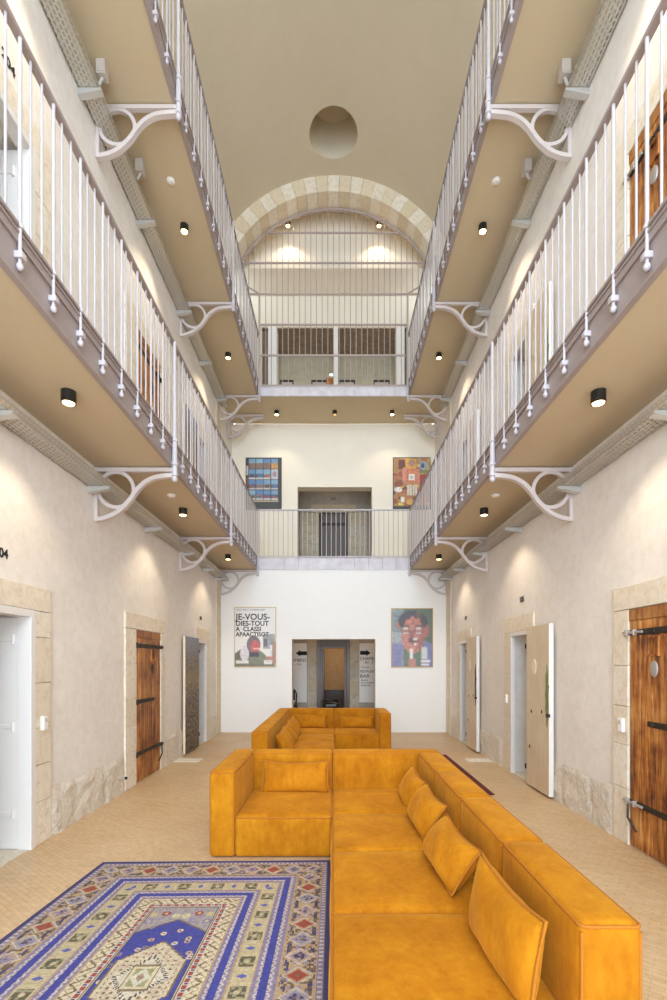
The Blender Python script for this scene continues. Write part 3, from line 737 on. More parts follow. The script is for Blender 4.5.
def sofa(mir, joints, yfar, yfront, label):
    """L-shaped: a long run along one side ending in a corner, plus one armed unit at the far end. mir=+1: long run on the right"""
    X = lambda a_, b_: tuple(sorted((mir*a_, mir*b_)))
    r = thing('corner_sofa', label, 'sofa', (0, yfar, 0)); H = .682; S = .325; IN, OUT, ARM = .82, 1.03, -.985
    def blk(nm, xa, xb, ya, yb, z0, z1, top, fr=(0,0,0,0), pipe=True, rad=.03):
        x0, x1 = X(xa, xb)
        if mir < 0: fr = (fr[1], fr[0], fr[2], fr[3])
        o = part(nm, puff(x0, x1, ya+.002, yb-.002, z0, z1, rad, top, fr), M['suede'], r, smooth=80)
        if pipe:
            mb = seam(x0+.004, x1-.004, ya+.006, yb-.006, z1-.012+(.004 if nm == 'seat' else 0), .0065)
            if nm != 'seat':
                for cx in (x0+.008, x1-.008):
                    for cy in (ya+.01, yb-.01): mb.tube([(cx, cy, z0+.02), (cx, cy, z1-.03)], .0065, 6)
            part('piping', mb, M['piping'], o, smooth=80)
    g = .006
    for ya, yb in zip(joints, joints[1:]):
        blk('seat', -.01, IN, ya, yb, g, S, .03, (.012,0,.006,.006), True, .03)
        blk('backrest', IN, OUT, ya, yb, g, H, .012, (.012,.008,.004,.004))
    yc = joints[-1]
    blk('seat', -.01, IN, yc, yfar-.2, g, S, .03, (.004,0,.006,0), True, .03)
    blk('backrest', IN, OUT, yc, yfar-.2, g, H, .012, (.012,.008,0,0))
    blk('backrest', -.01, OUT, yfar-.2, yfar, g, H, .012, (0,0,.012,.008))
    blk('seat', -.785, -.01, yfront, yfar-.2, g, S, .03, (0,.004,.012,0), True, .03)
    blk('backrest', -.785, -.01, yfar-.2, yfar, g, H, .012, (0,0,.012,.008))
    blk('armrest', ARM, -.785, yfront, yfar, g, H, .012, (.008,.01,.006,.006))
    for fx, fy in ((ARM+.08, yfront+.08), (-.09, yfront+.08), (ARM+.08, yfar-.08), (OUT-.08, yfar-.08), (OUT-.08, joints[0]+.08), (.08, joints[0]+.08)):
        part('foot', MB().lathe(mir*fx, fy, [(.022, 0), (.026, .012)], 12), M['black'], r)
    return r
sofa(1, (1.59, 2.34, 3.105, 3.87), 4.83, 3.80, 'large mustard suede corner sofa in front, beside the blue rug')
sofa(-1, (6.02, 6.75, 7.48, 8.2), 9.15, 8.2, 'mustard suede corner sofa farther back, before the white end wall')
def pillow(label, c, width, height, th, rz, lean, roll=0, group='mustard sofa pillows', sag=.03):
    """c = centre; rz turns the face about z, lean tips it back, roll spins it in its own plane"""
    R = Matrix.Rotation(rz, 3, 'Z') @ Matrix.Rotation(lean, 3, 'X') @ Matrix.Rotation(roll, 3, 'Y')
    r = thing('sofa_pillow', label, 'pillow', c, group); n_ = 18; C = Vector(c)
    def P(u, v, s):
        pin = 1-.05*(1-v*v)*abs(u)**3; pin2 = 1-.07*(1-u*u)*abs(v)**3
        t = th/2*((1-abs(u)**2.6)*(1-abs(v)**2.6))**.55
        t *= 1+.07*math.sin(7*u+3*v+c[1]*5)
        return C+R@Vector((u*width/2*pin, s*t, v*height/2*pin2 - sag*(1-u*u)*(v > 0)*v*.6))
    vs = []; fs = []; m_ = n_+1
    for s in (-1, 1):
        for i in range(m_):
            for j in range(m_): vs.append(P(-1+2*i/n_, -1+2*j/n_, s))
    for s in range(2):
        for i in range(n_):
            for j in range(n_):
                a_ = s*m_*m_+i*m_+j; fs.append((a_, a_+1, a_+m_+1, a_+m_))
    mb = MB().add(vs, fs); o = part('cover', mb, M['suede'], r)
    bm = bmesh.new(); bm.from_mesh(o.data); bmesh.ops.remove_doubles(bm, verts=bm.verts[:], dist=1e-4); bmesh.ops.recalc_face_normals(bm, faces=bm.faces[:]); bm.to_mesh(o.data); bm.free(); o.data.shade_smooth()
    e = [(-1+2*k/14, -1) for k in range(14)]+[(1, -1+2*k/14) for k in range(14)]+[(1-2*k/14, 1) for k in range(14)]+[(-1, 1-2*k/14) for k in range(14)]
    part('piping', MB().tube([P(u, v, 0) for u, v in e], .007, 6, closed=True), M['piping'], r, smooth=80)
pillow('flat lumbar pillow on the armed seat of the front sofa', (-.36, 4.515, .475), .64, .30, .14, 0, math.radians(-14))
RZ = -PI/2   # face towards -x
pillow('pillow standing upright on the nearest seat of the front sofa', (.675, 1.92, .505), .57, .345, .14, RZ+.09, math.radians(-8), math.radians(2))
pillow('slouching pillow on the second nearest seat of the front sofa', (.66, 2.74, .475), .56, .275, .19, RZ+.10, math.radians(-34), math.radians(2))
pillow('pillow on the third seat of the front sofa, next to the corner', (.67, 3.50, .475), .56, .285, .18, RZ+.06, math.radians(-33), math.radians(2))
pillow('pillow in the corner seat of the front sofa', (.675, 4.16, .465), .50, .29, .15, RZ+.05, math.radians(-26), math.radians(4))
pillow('lumbar pillow in the corner seat against the back of the far sofa', (-.44, 8.84, .47), .62, .27, .14, 0, math.radians(-14))
pillow('lumbar pillow beside the arm of the far sofa', (.42, 8.84, .455), .64, .23, .14, 0, math.radians(-16))
for y, w_ in ((6.5, 'nearest'), (7.2, 'middle one'), (7.9, 'farthest')):
    pillow('%s of three pillows leaning along the left back of the far sofa' % w_, (-.655, y, .48), .58, .34, .16, PI/2-.10, math.radians(-26), math.radians(-5))

# ------------------------------------------------------------------ rugs and pictures as coloured weave / print
def C3(r, g, b): return np.array([lin(r), lin(g), lin(b)])
def grid_mesh(name, pos, colors, nu, nv):
    """pos(i,j)->(x,y,z) array (nu+1,nv+1,3); colors (nu,nv,3)"""
    vs = pos.reshape(-1, 3); ii, jj = np.meshgrid(np.arange(nu), np.arange(nv), indexing='ij')
    a_ = (ii*(nv+1)+jj).ravel(); F = np.stack([a_, a_+nv+1, a_+nv+2, a_+1], 1)
    me = bpy.data.meshes.new(name); me.vertices.add(len(vs)); me.vertices.foreach_set('co', vs.ravel().astype(np.float32))
    me.loops.add(F.size); me.loops.foreach_set('vertex_index', F.ravel().astype(np.int32))
    me.polygons.add(len(F)); me.polygons.foreach_set('loop_start', np.arange(0, F.size, 4, dtype=np.int32)); me.update(calc_edges=True)
    ca = me.color_attributes.new('Col', 'FLOAT_COLOR', 'CORNER'); c4 = np.ones((len(F), 4, 4), np.float32); c4[:, :, :3] = colors.reshape(-1, 1, 3)
    ca.data.foreach_set('color', c4.ravel()); me.validate(); return me
def rug_colors(nu, nv, RW, RL):
    u = (np.arange(nu)+.5)/nu*RW; v = (np.arange(nv)+.5)/nv*RL; U, V = np.meshgrid(u, v, indexing='ij')
    du = np.minimum(U, RW-U); dv = np.minimum(V, RL-V); D = np.minimum(du, dv); side = du < dv
    S = np.where(side, V-RL/2, U-RW/2)
    navy, blue, lav, tan, beige, red, brown, white, pink, grey = (C3(*q) for q in ((32,34,92),(26,44,146),(128,118,150),(172,146,112),(188,172,138),(150,44,34),(104,86,64),(194,182,174),(178,150,136),(156,146,148)))
    out = np.tile(beige, (nu, nv, 1)); noise = rng.random((nu, nv)); noise2 = np.kron(rng.random((nu//3+1, nv//3+1)), np.ones((3,3)))[:nu,:nv]
    def put(m_, c): out[m_] = c
    band = lambda a_, b_: (D >= a_) & (D < b_)
    put(band(0,.028), navy)
    put(band(.028,.062), lav); put(band(.032,.056) & (np.abs(((S/.034) % 1)-.5) < .22), white)
    put(band(.062,.07), tan); put(band(.066,.07), navy)
    # diamonds
    b = band(.07,.235); per = .155; q = np.floor(S/per+.5); ds = np.abs(S/per+.5-q-.5)*per; dd = np.abs(D-.1525); k = ds/.072+dd/.078
    put(b, tan); put(b & (noise2 < .3), brown); put(b & (noise2 > .9), lav)
    put(b & (k > 1.25) & (np.abs(dd-.062) < .010) & (noise2 > .45), navy)
    put(b & (k < 1.0), white)
    kind = (q.astype(int) % 3); put(b & (k < .88) & (kind == 0), tan); put(b & (k < .88) & (kind == 1), grey); put(b & (k < .88) & (kind == 2), pink)
    put(b & (k < .66) & (kind == 0), red); put(b & (k < .62) & (kind != 0) & (noise2 > .45), lav); put(b & (k < .55) & (kind != 0) & (noise2 < .3), navy); put(b & (k < .18), brown)
    put(band(.235,.25), tan); put(band(.245,.25), brown)
    def scal(a_, c_, flip):
        put(band(a_, c_), lav); mid = c_ if flip else a_
        cc = ((S/.04) % 1-.5)*.04; rr = np.hypot(cc, D-mid); put(band(a_, c_) & (rr < .019), white); put(band(a_, c_) & (rr < .009), lav)
    scal(.25,.285, True); put(band(.285,.325), blue); scal(.325,.358, False); put(band(.358,.368), tan)
    put(band(.368,.468), beige)
    b = band(.368,.468); per = .23; cs = ((S/per) % 1-.5)*per; m_ = b & (np.abs(cs) < .042) & (np.abs(D-.418) < .04)
    put(m_, C3(150,142,112)); put(m_ & (noise2 > .45), C3(72,70,48)); put(b & (np.hypot(cs, D-.418) < .014), beige)
    cs2 = ((S/per+.5) % 1-.5)*per; put(b & (np.abs(cs2)+.6*np.abs(D-.418) < .018), C3(70,80,160)); put(b & (np.abs(np.abs(cs2)-.035) < .007) & (np.abs(D-.418) < .03) & (noise2 > .4), C3(170,160,120))
    put(band(.468,.478), tan); scal(.478,.51, True); put(band(.51,.55), blue); scal(.55,.582, False); put(band(.582,.592), tan)
    b = band(.592,.652); z = np.abs(((S/.09) % 1)*2-1); put(b, C3(208,194,166)); put(b & (np.abs((D-.596)/.052-z) < .2) & (noise2 > .25), brown); put(b & (np.abs((D-.596)/.052-(1-z)) < .09), C3(150,130,100))
    b = band(.652,.685); put(b, white); put(b & (np.abs(((S/.05) % 1)-.5) < .26) & (np.abs(D-.6685) < .012), red); put(b & (np.abs((((S+.025)/.05) % 1)-.5) < .12) & (np.abs(D-.6685) < .008), navy)
    put(band(.685,.69), brown); put(band(.69,.697), beige); put(band(.697,.703), navy)
    # field
    f = D >= .703; X = np.abs(U-RW/2); put(f, grey)
    put(f & (noise2 > .82), lav)
    for cx, cy, c_ in ((.10,.77,red),(.03,.8,C3(200,190,150)),(.17,.78,C3(180,160,120)),(.17,.86,lav)):
        rr = np.hypot(X-cx, np.minimum(V, RL-V)-cy); put(f & (rr < .026), c_); put(f & (rr < .012), beige)
    e = np.minimum(V, RL-V); apex = .85+.68*np.floor(X/.012)*.012
    F2 = f & (e > apex); put(f & (e > apex-.014) & (e <= apex), brown); put(F2, blue)
    for k in range(46):
        cx, cy = rng.uniform(-.2,.2), rng.uniform(.9, RL-.9); rr = np.hypot((U-RW/2-cx), V-cy); c_ = (white, pink, lav, C3(210,190,150))[k % 4]
        put(F2 & (rr < .017), c_); put(F2 & (rr < .007), (navy, red, brown)[k % 3])
    yc = np.abs(V-RL/2); st = np.floor(yc/.014)*.014
    hexa = lambda w_, l_: X < np.where(st < l_*.42, w_, w_*(l_-st)/(l_*.58))
    put(F2 & hexa(.178,.31), brown); m_ = F2 & hexa(.168,.295); put(m_, C3(200,186,160)); put(m_ & (noise2 > .86), pink)
    gx = (((U-RW/2)/.034) % 1)-.5; gy = ((V/.034) % 1)-.5; put(F2 & hexa(.15,.26) & (np.hypot(gx, gy) < .24), (C3(108,84,64)))
    put(F2 & (X/.145+yc/.2 < 1), C3(206,196,178)); k = X/.145+yc/.2
    put(F2 & (k < .96) & (k > .78) & (((np.arctan2(V-RL/2, U-RW/2)*7) % 1) < .5), C3(46,42,48))
    sq = np.maximum(X/.07, yc/.10); put(F2 & (sq < 1), C3(120,104,76)); put(F2 & (sq < .86), C3(204,192,160)); put(F2 & (sq < .68), C3(150,146,104)); put(F2 & (X/.05+yc/.07 < 1), C3(200,198,180)); put(F2 & (X/.02+yc/.03 < 1), C3(150,120,100))
    fade = C3(150,134,114); out = out*.86+fade*.14; out *= .93*(.82+.36*noise[..., None])*(.9+.2*noise2[..., None]); return out
RW, RL = 1.8, 2.74; nu, nv = 320, 488
uu = np.linspace(0, 1, nu+1)[:, None]; vv = np.linspace(0, 1, nv+1)[None, :]
yfar = 3.70+.035*uu
yy = yfar - vv*RL
xl = -1.775-.07*np.minimum(vv*RL, 1.6); xr = -.02+0*vv
xx = xl+(xr-xl)*uu
zz = .010+.0015*np.sin(xx*5)*np.sin(yy*4)
pos = np.stack([xx, yy+0*xx, zz+0*xx], -1)
o3 = np.array([-.9, 2.35, 0.0]); cols = rug_colors(nu, nv, RW, RL)
rug = thing('patterned_rug', 'blue and beige patterned oriental rug on the tiled floor', 'rug', tuple(o3))
link('pile', grid_mesh('pile', pos-o3, cols, nu, nv), M['rug'], rug)
mb = MB(); P_ = pos
ring = [P_[i,0] for i in range(0, nu+1, 8)]+[P_[nu,j] for j in range(8, nv+1, 8)]+[P_[i,nv] for i in range(nu-8, -1, -8)]+[P_[0,j] for j in range(nv-8, 0, -8)]
mb.tube([(p[0], p[1], .006) for p in ring], .006, 6, closed=True); part('bound_edge', mb, N('navy_binding', .9, base=rgb(38,42,112)).m, rug, smooth=80)
mb = MB()
for i in range(0, nu, 2):
    p = P_[i,0]; L = random.uniform(.03,.055); dx = random.uniform(-.012,.012); mb.tube([(p[0], p[1]-.004, .008), (p[0]+dx*.5, p[1]+L*.5, .007), (p[0]+dx, p[1]+L, .003)], .0022, 4)
    p = P_[i,nv]; mb.tube([(p[0], p[1]+.004, .008), (p[0]+dx, p[1]-L, .003)], .0022, 4)
fr = part('fringe', mb, M['fringe'], rug)
fr['kind'] = 'stuff'
r2 = thing('runner_rug', 'plain maroon rug edge on the floor behind the front sofa', 'rug', (1.0, 6.7, 0))
mb = MB(); mb.box(.2, 1.875, 5.62, 5.95, 0, .012, .004).box(.2, 1.875, 5.95, 5.951, 0, .011)
mb = MB().box(1.07, 1.875, 5.62, 8.0, 0, .012, .004); part('pile', mb, M['maroon'], r2)
mb = MB().box(1.83, 1.88, 5.60, 8.02, 0, .014, .004).box(1.07, 1.83, 5.60, 5.63, 0, .014, .004); part('border', mb, N('dark_border', .95, base=rgb(92,28,30)).m, r2)

def picture(name, label, cat, cx, y, cz, w, h, colors, fmat, mat, fw=.02, depth=.03, soften=2, wash=.18):
    for _ in range(soften):
        p_ = np.pad(colors, ((1,1),(1,1),(0,0)), mode='edge'); colors = (p_[:-2,1:-1]+p_[2:,1:-1]+p_[1:-1,:-2]+p_[1:-1,2:]+2*p_[1:-1,1:-1])/6
    g_ = colors.mean(2, keepdims=True); colors = colors*(1-wash)+(g_*.5+.25)*wash
    r = thing(name, label, cat, (cx, y, cz)); nu_, nv_ = colors.shape[:2]
    u_ = np.linspace(-w/2, w/2, nu_+1)[:, None]; v_ = np.linspace(-h/2, h/2, nv_+1)[None, :]
    pos = np.stack([u_+0*v_, 0*u_+0*v_-depth*.8, v_+0*u_], -1)
    link('picture_sheet', grid_mesh('picture_sheet', pos, colors, nu_, nv_), mat, r)
    part('backing', MB().box(cx-w/2, cx+w/2, y-depth*.75, y-.001, cz-h/2, cz+h/2), M['darkframe'], r)
    f = MB(); x0, x1, z0, z1 = cx-w/2, cx+w/2, cz-h/2, cz+h/2; ya, yb = y-depth, y-.0005
    f.box(x0-fw, x0+.002, ya, yb, z0-fw, z1+fw, .002).box(x1-.002, x1+fw, ya, yb, z0-fw, z1+fw, .002).box(x0, x1, ya, yb, z0-fw, z0+.002, .002).box(x0, x1, ya, yb, z1-.002, z1+fw, .002)
    part('picture_frame', f, fmat, r); return r
def uvgrid(nu_, nv_):
    return np.meshgrid((np.arange(nu_)+.5)/nu_, (np.arange(nv_)+.5)/nv_, indexing='ij')
def soft(nu_, nv_, k): return np.kron(rng.random((nu_//k+1, nv_//k+1)), np.ones((k,k)))[:nu_,:nv_]
# lower left poster: white, lettering above, hooded figure with a red face below
U, V = uvgrid(110, 160); c = np.tile(C3(238,234,230), (110,160,1)); n_ = soft(110,160,4)[...,None]
def putc(m_, q, var=.15):
    c[m_] = (C3(*q)*(1+var*(n_-.5)*2.4))[m_]
body = (V < .10+.2*np.sqrt(np.clip(1-((U-.38)/.42)**2, 0, 1))) & (U < .76); putc(body, (128,132,104)); putc((V < .30) & (U < .16) & (V < .22+.5*U), (104,104,84))
putc((np.hypot((U-.24)/.11, (V-.22)/.13) < 1), (226,218,226))
putc((((U-.46)/.17)**2+((V-.37)/.155)**2 < 1), (122,106,110)); putc((((U-.5)/.115)**2+((V-.33)/.115)**2 < 1), (206,88,84)); putc((np.abs(U-.47) < .12) & (np.abs(V-.205) < .04), (58,56,76)); putc((np.abs(U-.53) < .08) & (np.abs(V-.30) < .01), (236,190,180))
putc((U > .69) & (V < .55) & (V > .30) & (U < .98), (160,158,164)); putc((U > .71) & (U < .80) & (V > .34) & (V < .47), (104,104,112)); putc((U > .91) & (V < .42) & (V > .05), (172,138,124)); putc((U > .76) & (U < .98) & (V < .17) & (V > .02), (180,120,110)); putc((U > .86) & (U < .92) & (V < .36) & (V > .17), (232,230,236))
putc((V < .055) & (U < .98), (120,118,100)); putc((np.abs(V-.075) < .025) & (U > .03) & (U < .34), (238,236,232), .05); putc((np.abs(V-.07) < .035) & (U > .72) & (U < .92), (238,232,230), .05)
r = picture('framed_poster', 'white poster with black lettering and a hooded red faced figure, left of the doorway', 'poster', -1.735, YB, 2.115, .90, 1.30, c, M['gold'], M['print'], .012)
for s_, z, sz, xs in (('TOUT PEUT COMMENCER', 2.70, .058, 1.0), ('JE-VOUS-', 2.50, .20, 1.0), ('DIES-TOUT', 2.365, .165, .93), ('A  CLASSI', 2.245, .15, .93), ('APAACTISOT', 2.13, .14, .93)):
    text('lettering', s_, sz*.93, M['inkgrey'], r, (-2.165, YB-.0255, z), ROT_B, sx=xs, sp=1.02, bold=.004 if sz > .1 else 0)
for s_, x, z in (('ATELIER', -2.14, 1.555), ('EXPO', -1.50, 1.55)): text('lettering', s_, .045, M['boxgrey'], r, (x, YB-.0255, z), ROT_B)
# lower right poster: painted portrait
c = np.tile(C3(92,112,92), (110,160,1)); n_ = soft(110,160,3)[...,None]
putc((U < .3) & (V > .55), (128,144,148), .35); putc((U < .28) & (V < .6), (160,168,176), .25); putc((U > .75) & (V < .46-.3*(U-.75)), (112,116,178), .15); putc((U < .26) & (V < .4), (124,124,182), .3)
putc((U > .28) & (U < .74) & (V < .3), (96,120,104), .2)
face = (((U-.52)/.29)**2+((V-.56)/.33)**2 < 1) | ((np.abs(U-.53) < .2) & (V > .3) & (V < .45)); putc(face, (200,122,108), .35); putc(face & (U > .66), (178,98,88), .3); putc(face & (V > .72), (206,120,100), .3)
putc((((U-.16)/.07)**2+((V-.72)/.06)**2 < 1), (190,116,104)); putc((((U-.85)/.07)**2+((V-.62)/.11)**2 < 1), (182,100,90))
hair = (((U-.52)/.36)**2+((V-.78)/.19)**2 < 1) & ((V > .86-.22*((U-.52)/.3)**2+.02*np.sin(U*40)) | (np.abs(U-.52) > .29)) & (V > .66); putc(hair, (62,62,76), .5); putc(hair & (np.abs(U-.66) < .05), (120,96,84), .4)
for cx in (.34,.66):
    q = np.hypot((U-cx)/.11, (V-.63)/.085); putc((q < 1), (172,116,106), .3); putc((q < 1) & (q > .86), (104,84,82)); putc((np.abs(U-cx) < .06) & (np.abs(V-.66) < .014), (226,214,206)); putc((np.abs(U-cx) < .07) & (np.abs(V-.575) < .014), (222,200,190)); putc((np.abs(U-cx) < .08) & (np.abs(V-.705) < .012), (70,58,60))
putc((np.abs(U-.5) < .05) & (np.abs(V-.56) < .07), (168,86,80)); putc((((U-.53)/.13)**2+((V-.455)/.05)**2 < 1), (112,72,72)); putc((np.abs(U-.58) < .05) & (np.abs(V-.475) < .02), (232,226,222)); putc((np.abs(U-.58) < .03) & (np.abs(V-.39) < .025), (226,214,208))
putc((np.abs(U-.48) < .035) & (V < .31) & (V > .1), (240,234,232), .05); putc((np.abs(U-.5) < .09) & (V < .14), (196,128,116)); putc((U > .73) & (U < .87) & (V > .13) & (V < .34), (206,212,212), .1)
putc((np.abs(V-.095) < .018) & (U > .72) & (U < .95), (240,238,236), .05); putc((np.abs(V-.035) < .016) & (U > .72) & (U < .92), (236,234,232), .05)
picture('framed_poster', 'poster of a painted reddish face with dark hair and glasses, right of the doorway', 'poster', 1.742, YB, 2.10, .90, 1.28, c, M['gold'], M['print'], .014, soften=7, wash=.25)
# upper left picture: four by four little blue seaside scenes on a dark ground
c = np.tile(C3(44,40,40), (110,160,1)); n_ = soft(110,160,3)[...,None]
for i in range(4):
    for j in range(4):
        x0, x1 = .07+.215*i, .07+.215*i+.195; z1 = .985-.205*j; z0 = z1-.19; h_ = z1-z0
        t = (V-z0)/h_; b = (U > x0) & (U < x1) & (V > z0) & (V < z1)
        sky = [(112,158,196), (84,140,190), (70,128,186), (120,170,200)][(i*3+j) % 4]; sea = [(150,110,92), (70,92,138), (60,86,130), (124,138,152)][(i+j) % 4]
        putc(b, sky, .12); putc(b & (t < .55), sea, .45); putc(b & (t < .45) & (np.abs(U-(x0+x1)/2) < .06) & (t > .2), [(168,74,60), (150,90,84), (60,58,70), (90,110,150)][(i+2*j) % 4], .3); putc(b & (t < .16), (206,204,200), .12)
        if j == 0: putc(b & (t < .6), (186,140,66) if i == 3 else (128,98,90), .35)
        if (i, j) == (3, 1): putc(b, (188,192,206), .12); putc(b & (np.hypot((U-x0-.1)/.06, (t-.5)/.3) < 1), (170,130,150))
putc((U < .055) & (V < .62) & (V > .45), (134,56,40)); putc((U < .055) & (V < .85) & (V > .67), (206,200,190))
putc((np.abs(V-.155) < .012) & (U < .93) & (U > .06), (196,176,146)); putc((V < .13) & (U < .9), (52,54,58), .35)
picture('framed_picture', 'grid of small blue seaside paintings high on the end wall, left', 'picture', -1.728, YU, 5.975, .86, 1.26, c, M['darkframe'], M['canvas'], .014)
# upper right picture: loose collage of figures in orange and yellow
c = np.tile(C3(176,126,66), (110,160,1)); n_ = soft(110,160,5)[...,None]
pal = [(206,150,54),(150,70,40),(196,110,60),(120,60,44),(210,178,80),(172,96,58),(96,84,54),(188,142,96)]
for k in range(70):
    cx, cz, rx, rz_ = rng.uniform(0,1), rng.uniform(.06,1), rng.uniform(.03,.1), rng.uniform(.02,.09); putc((np.abs(U-cx) < rx) & (np.abs(V-cz) < rz_), pal[k % 8], .25)
putc((U > .14) & (U < .32) & (V > .78) & (V < .97), (104,46,44)); putc((U > .34) & (U < .62) & (V > .8) & (V < .98), (220,164,40))
putc((np.hypot((U-.5)/.09, (V-.9)/.07) < 1), (176,128,120)); putc((np.abs(U-.48) < .24) & (V > .5) & (V < .8), (206,122,82), .2)
putc((np.hypot((U-.3)/.05, (V-.68)/.14) < 1), (214,138,122)); putc((np.hypot((U-.7)/.05, (V-.65)/.14) < 1), (214,138,122))
putc((np.abs(U-.5) < .085) & (np.abs(V-.625) < .06), (236,228,220), .05); putc((np.hypot((U-.5)/.04, (V-.62)/.03) < 1), (150,170,190))
for x in (.40, .47, .55, .62): putc((np.abs(U-x) < .026) & (V > .27) & (V < .47), (214,210,202), .15)
putc((np.hypot((U-.82)/.11, (V-.85)/.085) < 1), (150,168,196)); putc((np.hypot((U-.8)/.05, (V-.85)/.05) < 1), (72,84,116)); putc((U > .7) & (V < .76) & (V > .70), (130,140,70))
putc((U > .72) & (U < .9) & (V > .45) & (V < .68), (164,52,44)); putc((np.hypot((U-.13)/.11, (V-.38)/.055) < 1), (232,226,220)); putc((np.hypot((U-.14)/.12, (V-.49)/.06) < 1), (140,66,40))
putc((np.abs(U-.25) < .05) & (V > .13) & (V < .24), (238,232,220)); putc((np.abs(U-.2) < .06) & (V > .07) & (V < .12), (226,210,60)); putc((np.hypot((U-.45)/.1, (V-.14)/.06) < 1), (214,166,60)); putc((V < .055), (58,60,56), .3)
picture('framed_picture', 'busy orange and yellow figure collage high on the end wall, right', 'picture', 1.935, YU, 5.98, .90, 1.26, c, M['darkframe'], M['canvas'], .014)

# door stop on the skirting
r = thing('door_stop', 'small steel door stop on the stone skirting left of the near orange door', 'door stop', (-W+.03, 5.6, .2))
part('stop_arm', MB().tube([(-W+.01, 5.6, .2), (-W+.09, 5.6, .2)], .012, 10), M['steel'], r); part('rubber_tip', MB().tube([(-W+.09, 5.6, .2), (-W+.11, 5.6, .2)], .018, 10), M['black'], r)
# glazing bars of the tall daylight window at the open end of the hall
mb = MB()
for k in range(7): mb.box(-W+.0+k*(2*W-.06)/6, -W+.06+k*(2*W-.06)/6, Y0-.08, Y0-.02, 0, 11.6)
for k in range(10): mb.box(-W, W, Y0-.08, Y0-.02, k*1.27, k*1.27+.06)
struct('window_1', mb, M['lilac'])
# ------------------------------------------------------------------ things seen through the end openings
def stone_strip(x0, x1, y, za, zb, th=.03, base=.8):
    mb = MB(); z = za
    while z < zb-.001:
        h = min(random.uniform(.25,.42), zb-z)
        if zb-z-h < .1: h = zb-z
        mb.box(x0+.002, x1-.002, y-th, y+.02, z+.002, z+h-.002, .006, min(1, base+random.uniform(-.3,.2))); z += h
    nt[0] += 1; struct('trim_%d' % nt[0], mb, M['greystone'])
stone_strip(-.70, -.452, 13.0, 0, 2.75); stone_strip(.44, .69, 13.0, 0, 2.75)
r = door_root('grey metal framed doorway in the corridor beyond the white end wall', (0, 13.0, 0))
part('door_frame', MB().box(-.452, -.36, 12.96, 13.22, 0, 2.17, .006).box(.35, .44, 12.96, 13.22, 0, 2.17, .006).box(-.36, .35, 12.96, 13.22, 2.02, 2.17, .006), M['greymetal'], r)
part('side_panel', MB().box(-.36, -.30, 13.02, 13.10, 0, 2.02, .004).box(.29, .35, 13.02, 13.10, 0, 2.02, .004).box(-.30, .29, 13.02, 13.10, 1.93, 2.02, .004), M['greymetal'], r)
part('leaf', MB().box(-.30, -.26, 13.1, 13.75, .02, 1.92, .004), M['darkglass'], r)
struct('trim_lobby', MB().box(-1.4, 1.4, 15.9, 16.0, 0, .64, .01), M['darkglass'])
def panel(name, label, x0, x1):
    r = thing(name, label, 'sign', ((x0+x1)/2, 13.0, .48)); part('board', MB().box(x0, x1, 12.985, 12.999, .47, 2.07, .002), M['plastic'], r); return r
ZP = lambda py: EYE-(py-662.5)*13.0/480*1.0
def arrow(r, cx, z, w, d):
    mb = MB(); y0, y1 = 12.981, 12.986; w2 = w/2; P2 = [(-w2, 0), (-w2*.2, .085), (-w2*.2, .052), (w2, .052), (w2, -.052), (-w2*.2, -.052), (-w2*.2, -.085)]
    P2 = [(cx+d*a_, z+b_) for a_, b_ in P2]; n_ = len(P2)
    mb.add([(a_, y0, b_) for a_, b_ in P2]+[(a_, y1, b_) for a_, b_ in P2], [tuple(range(n_)), tuple(range(2*n_-1, n_-1, -1))]+[(k, (k+1)%n_, n_+(k+1)%n_, n_+k) for k in range(n_)])
    part('arrow', mb, M['blackmatte'], r)
r = panel('wall_sign', 'white wall sign with an arrow pointing left, seen through the doorway', -1.42, -.72); arrow(r, -.87, 1.80, .30, 1)
text('lettering', 'CHAMBRES', .125, M['blackmatte'], r, (-.735, 12.984, 1.57), ROT_B, 'RIGHT', sx=.85); text('lettering', '101 - 116', .08, M['blackmatte'], r, (-.88, 12.984, 1.475), ROT_B, 'RIGHT')
r = panel('wall_sign', 'white wall sign with an arrow pointing right and RESTAURANT BAR lettering', .70, 1.42); arrow(r, .86, 1.81, .28, -1)
text('lettering', 'CHAMBRES', .13, M['blackmatte'], r, (.715, 12.984, 1.61), ROT_B, sx=.85); text('lettering', '201 - 214', .08, M['blackmatte'], r, (.84, 12.984, 1.525), ROT_B)
text('lettering', 'TERRASSE', .05, M['blackmatte'], r, (.74, 12.984, 1.40), ROT_B); text('lettering', 'RESTAURANT', .105, M['blackmatte'], r, (.715, 12.984, 1.275), ROT_B, sx=.8); text('lettering', 'BAR', .13, M['blackmatte'], r, (.715, 12.984, 1.14), ROT_B, sx=1.1)
for k, s_ in enumerate(('PISCINE', 'SPA & HAMMAM', 'SEMINAIRE')): text('lettering', s_, .055, M['blackmatte'], r, (.74, 12.984, 1.05-.07*k), ROT_B)
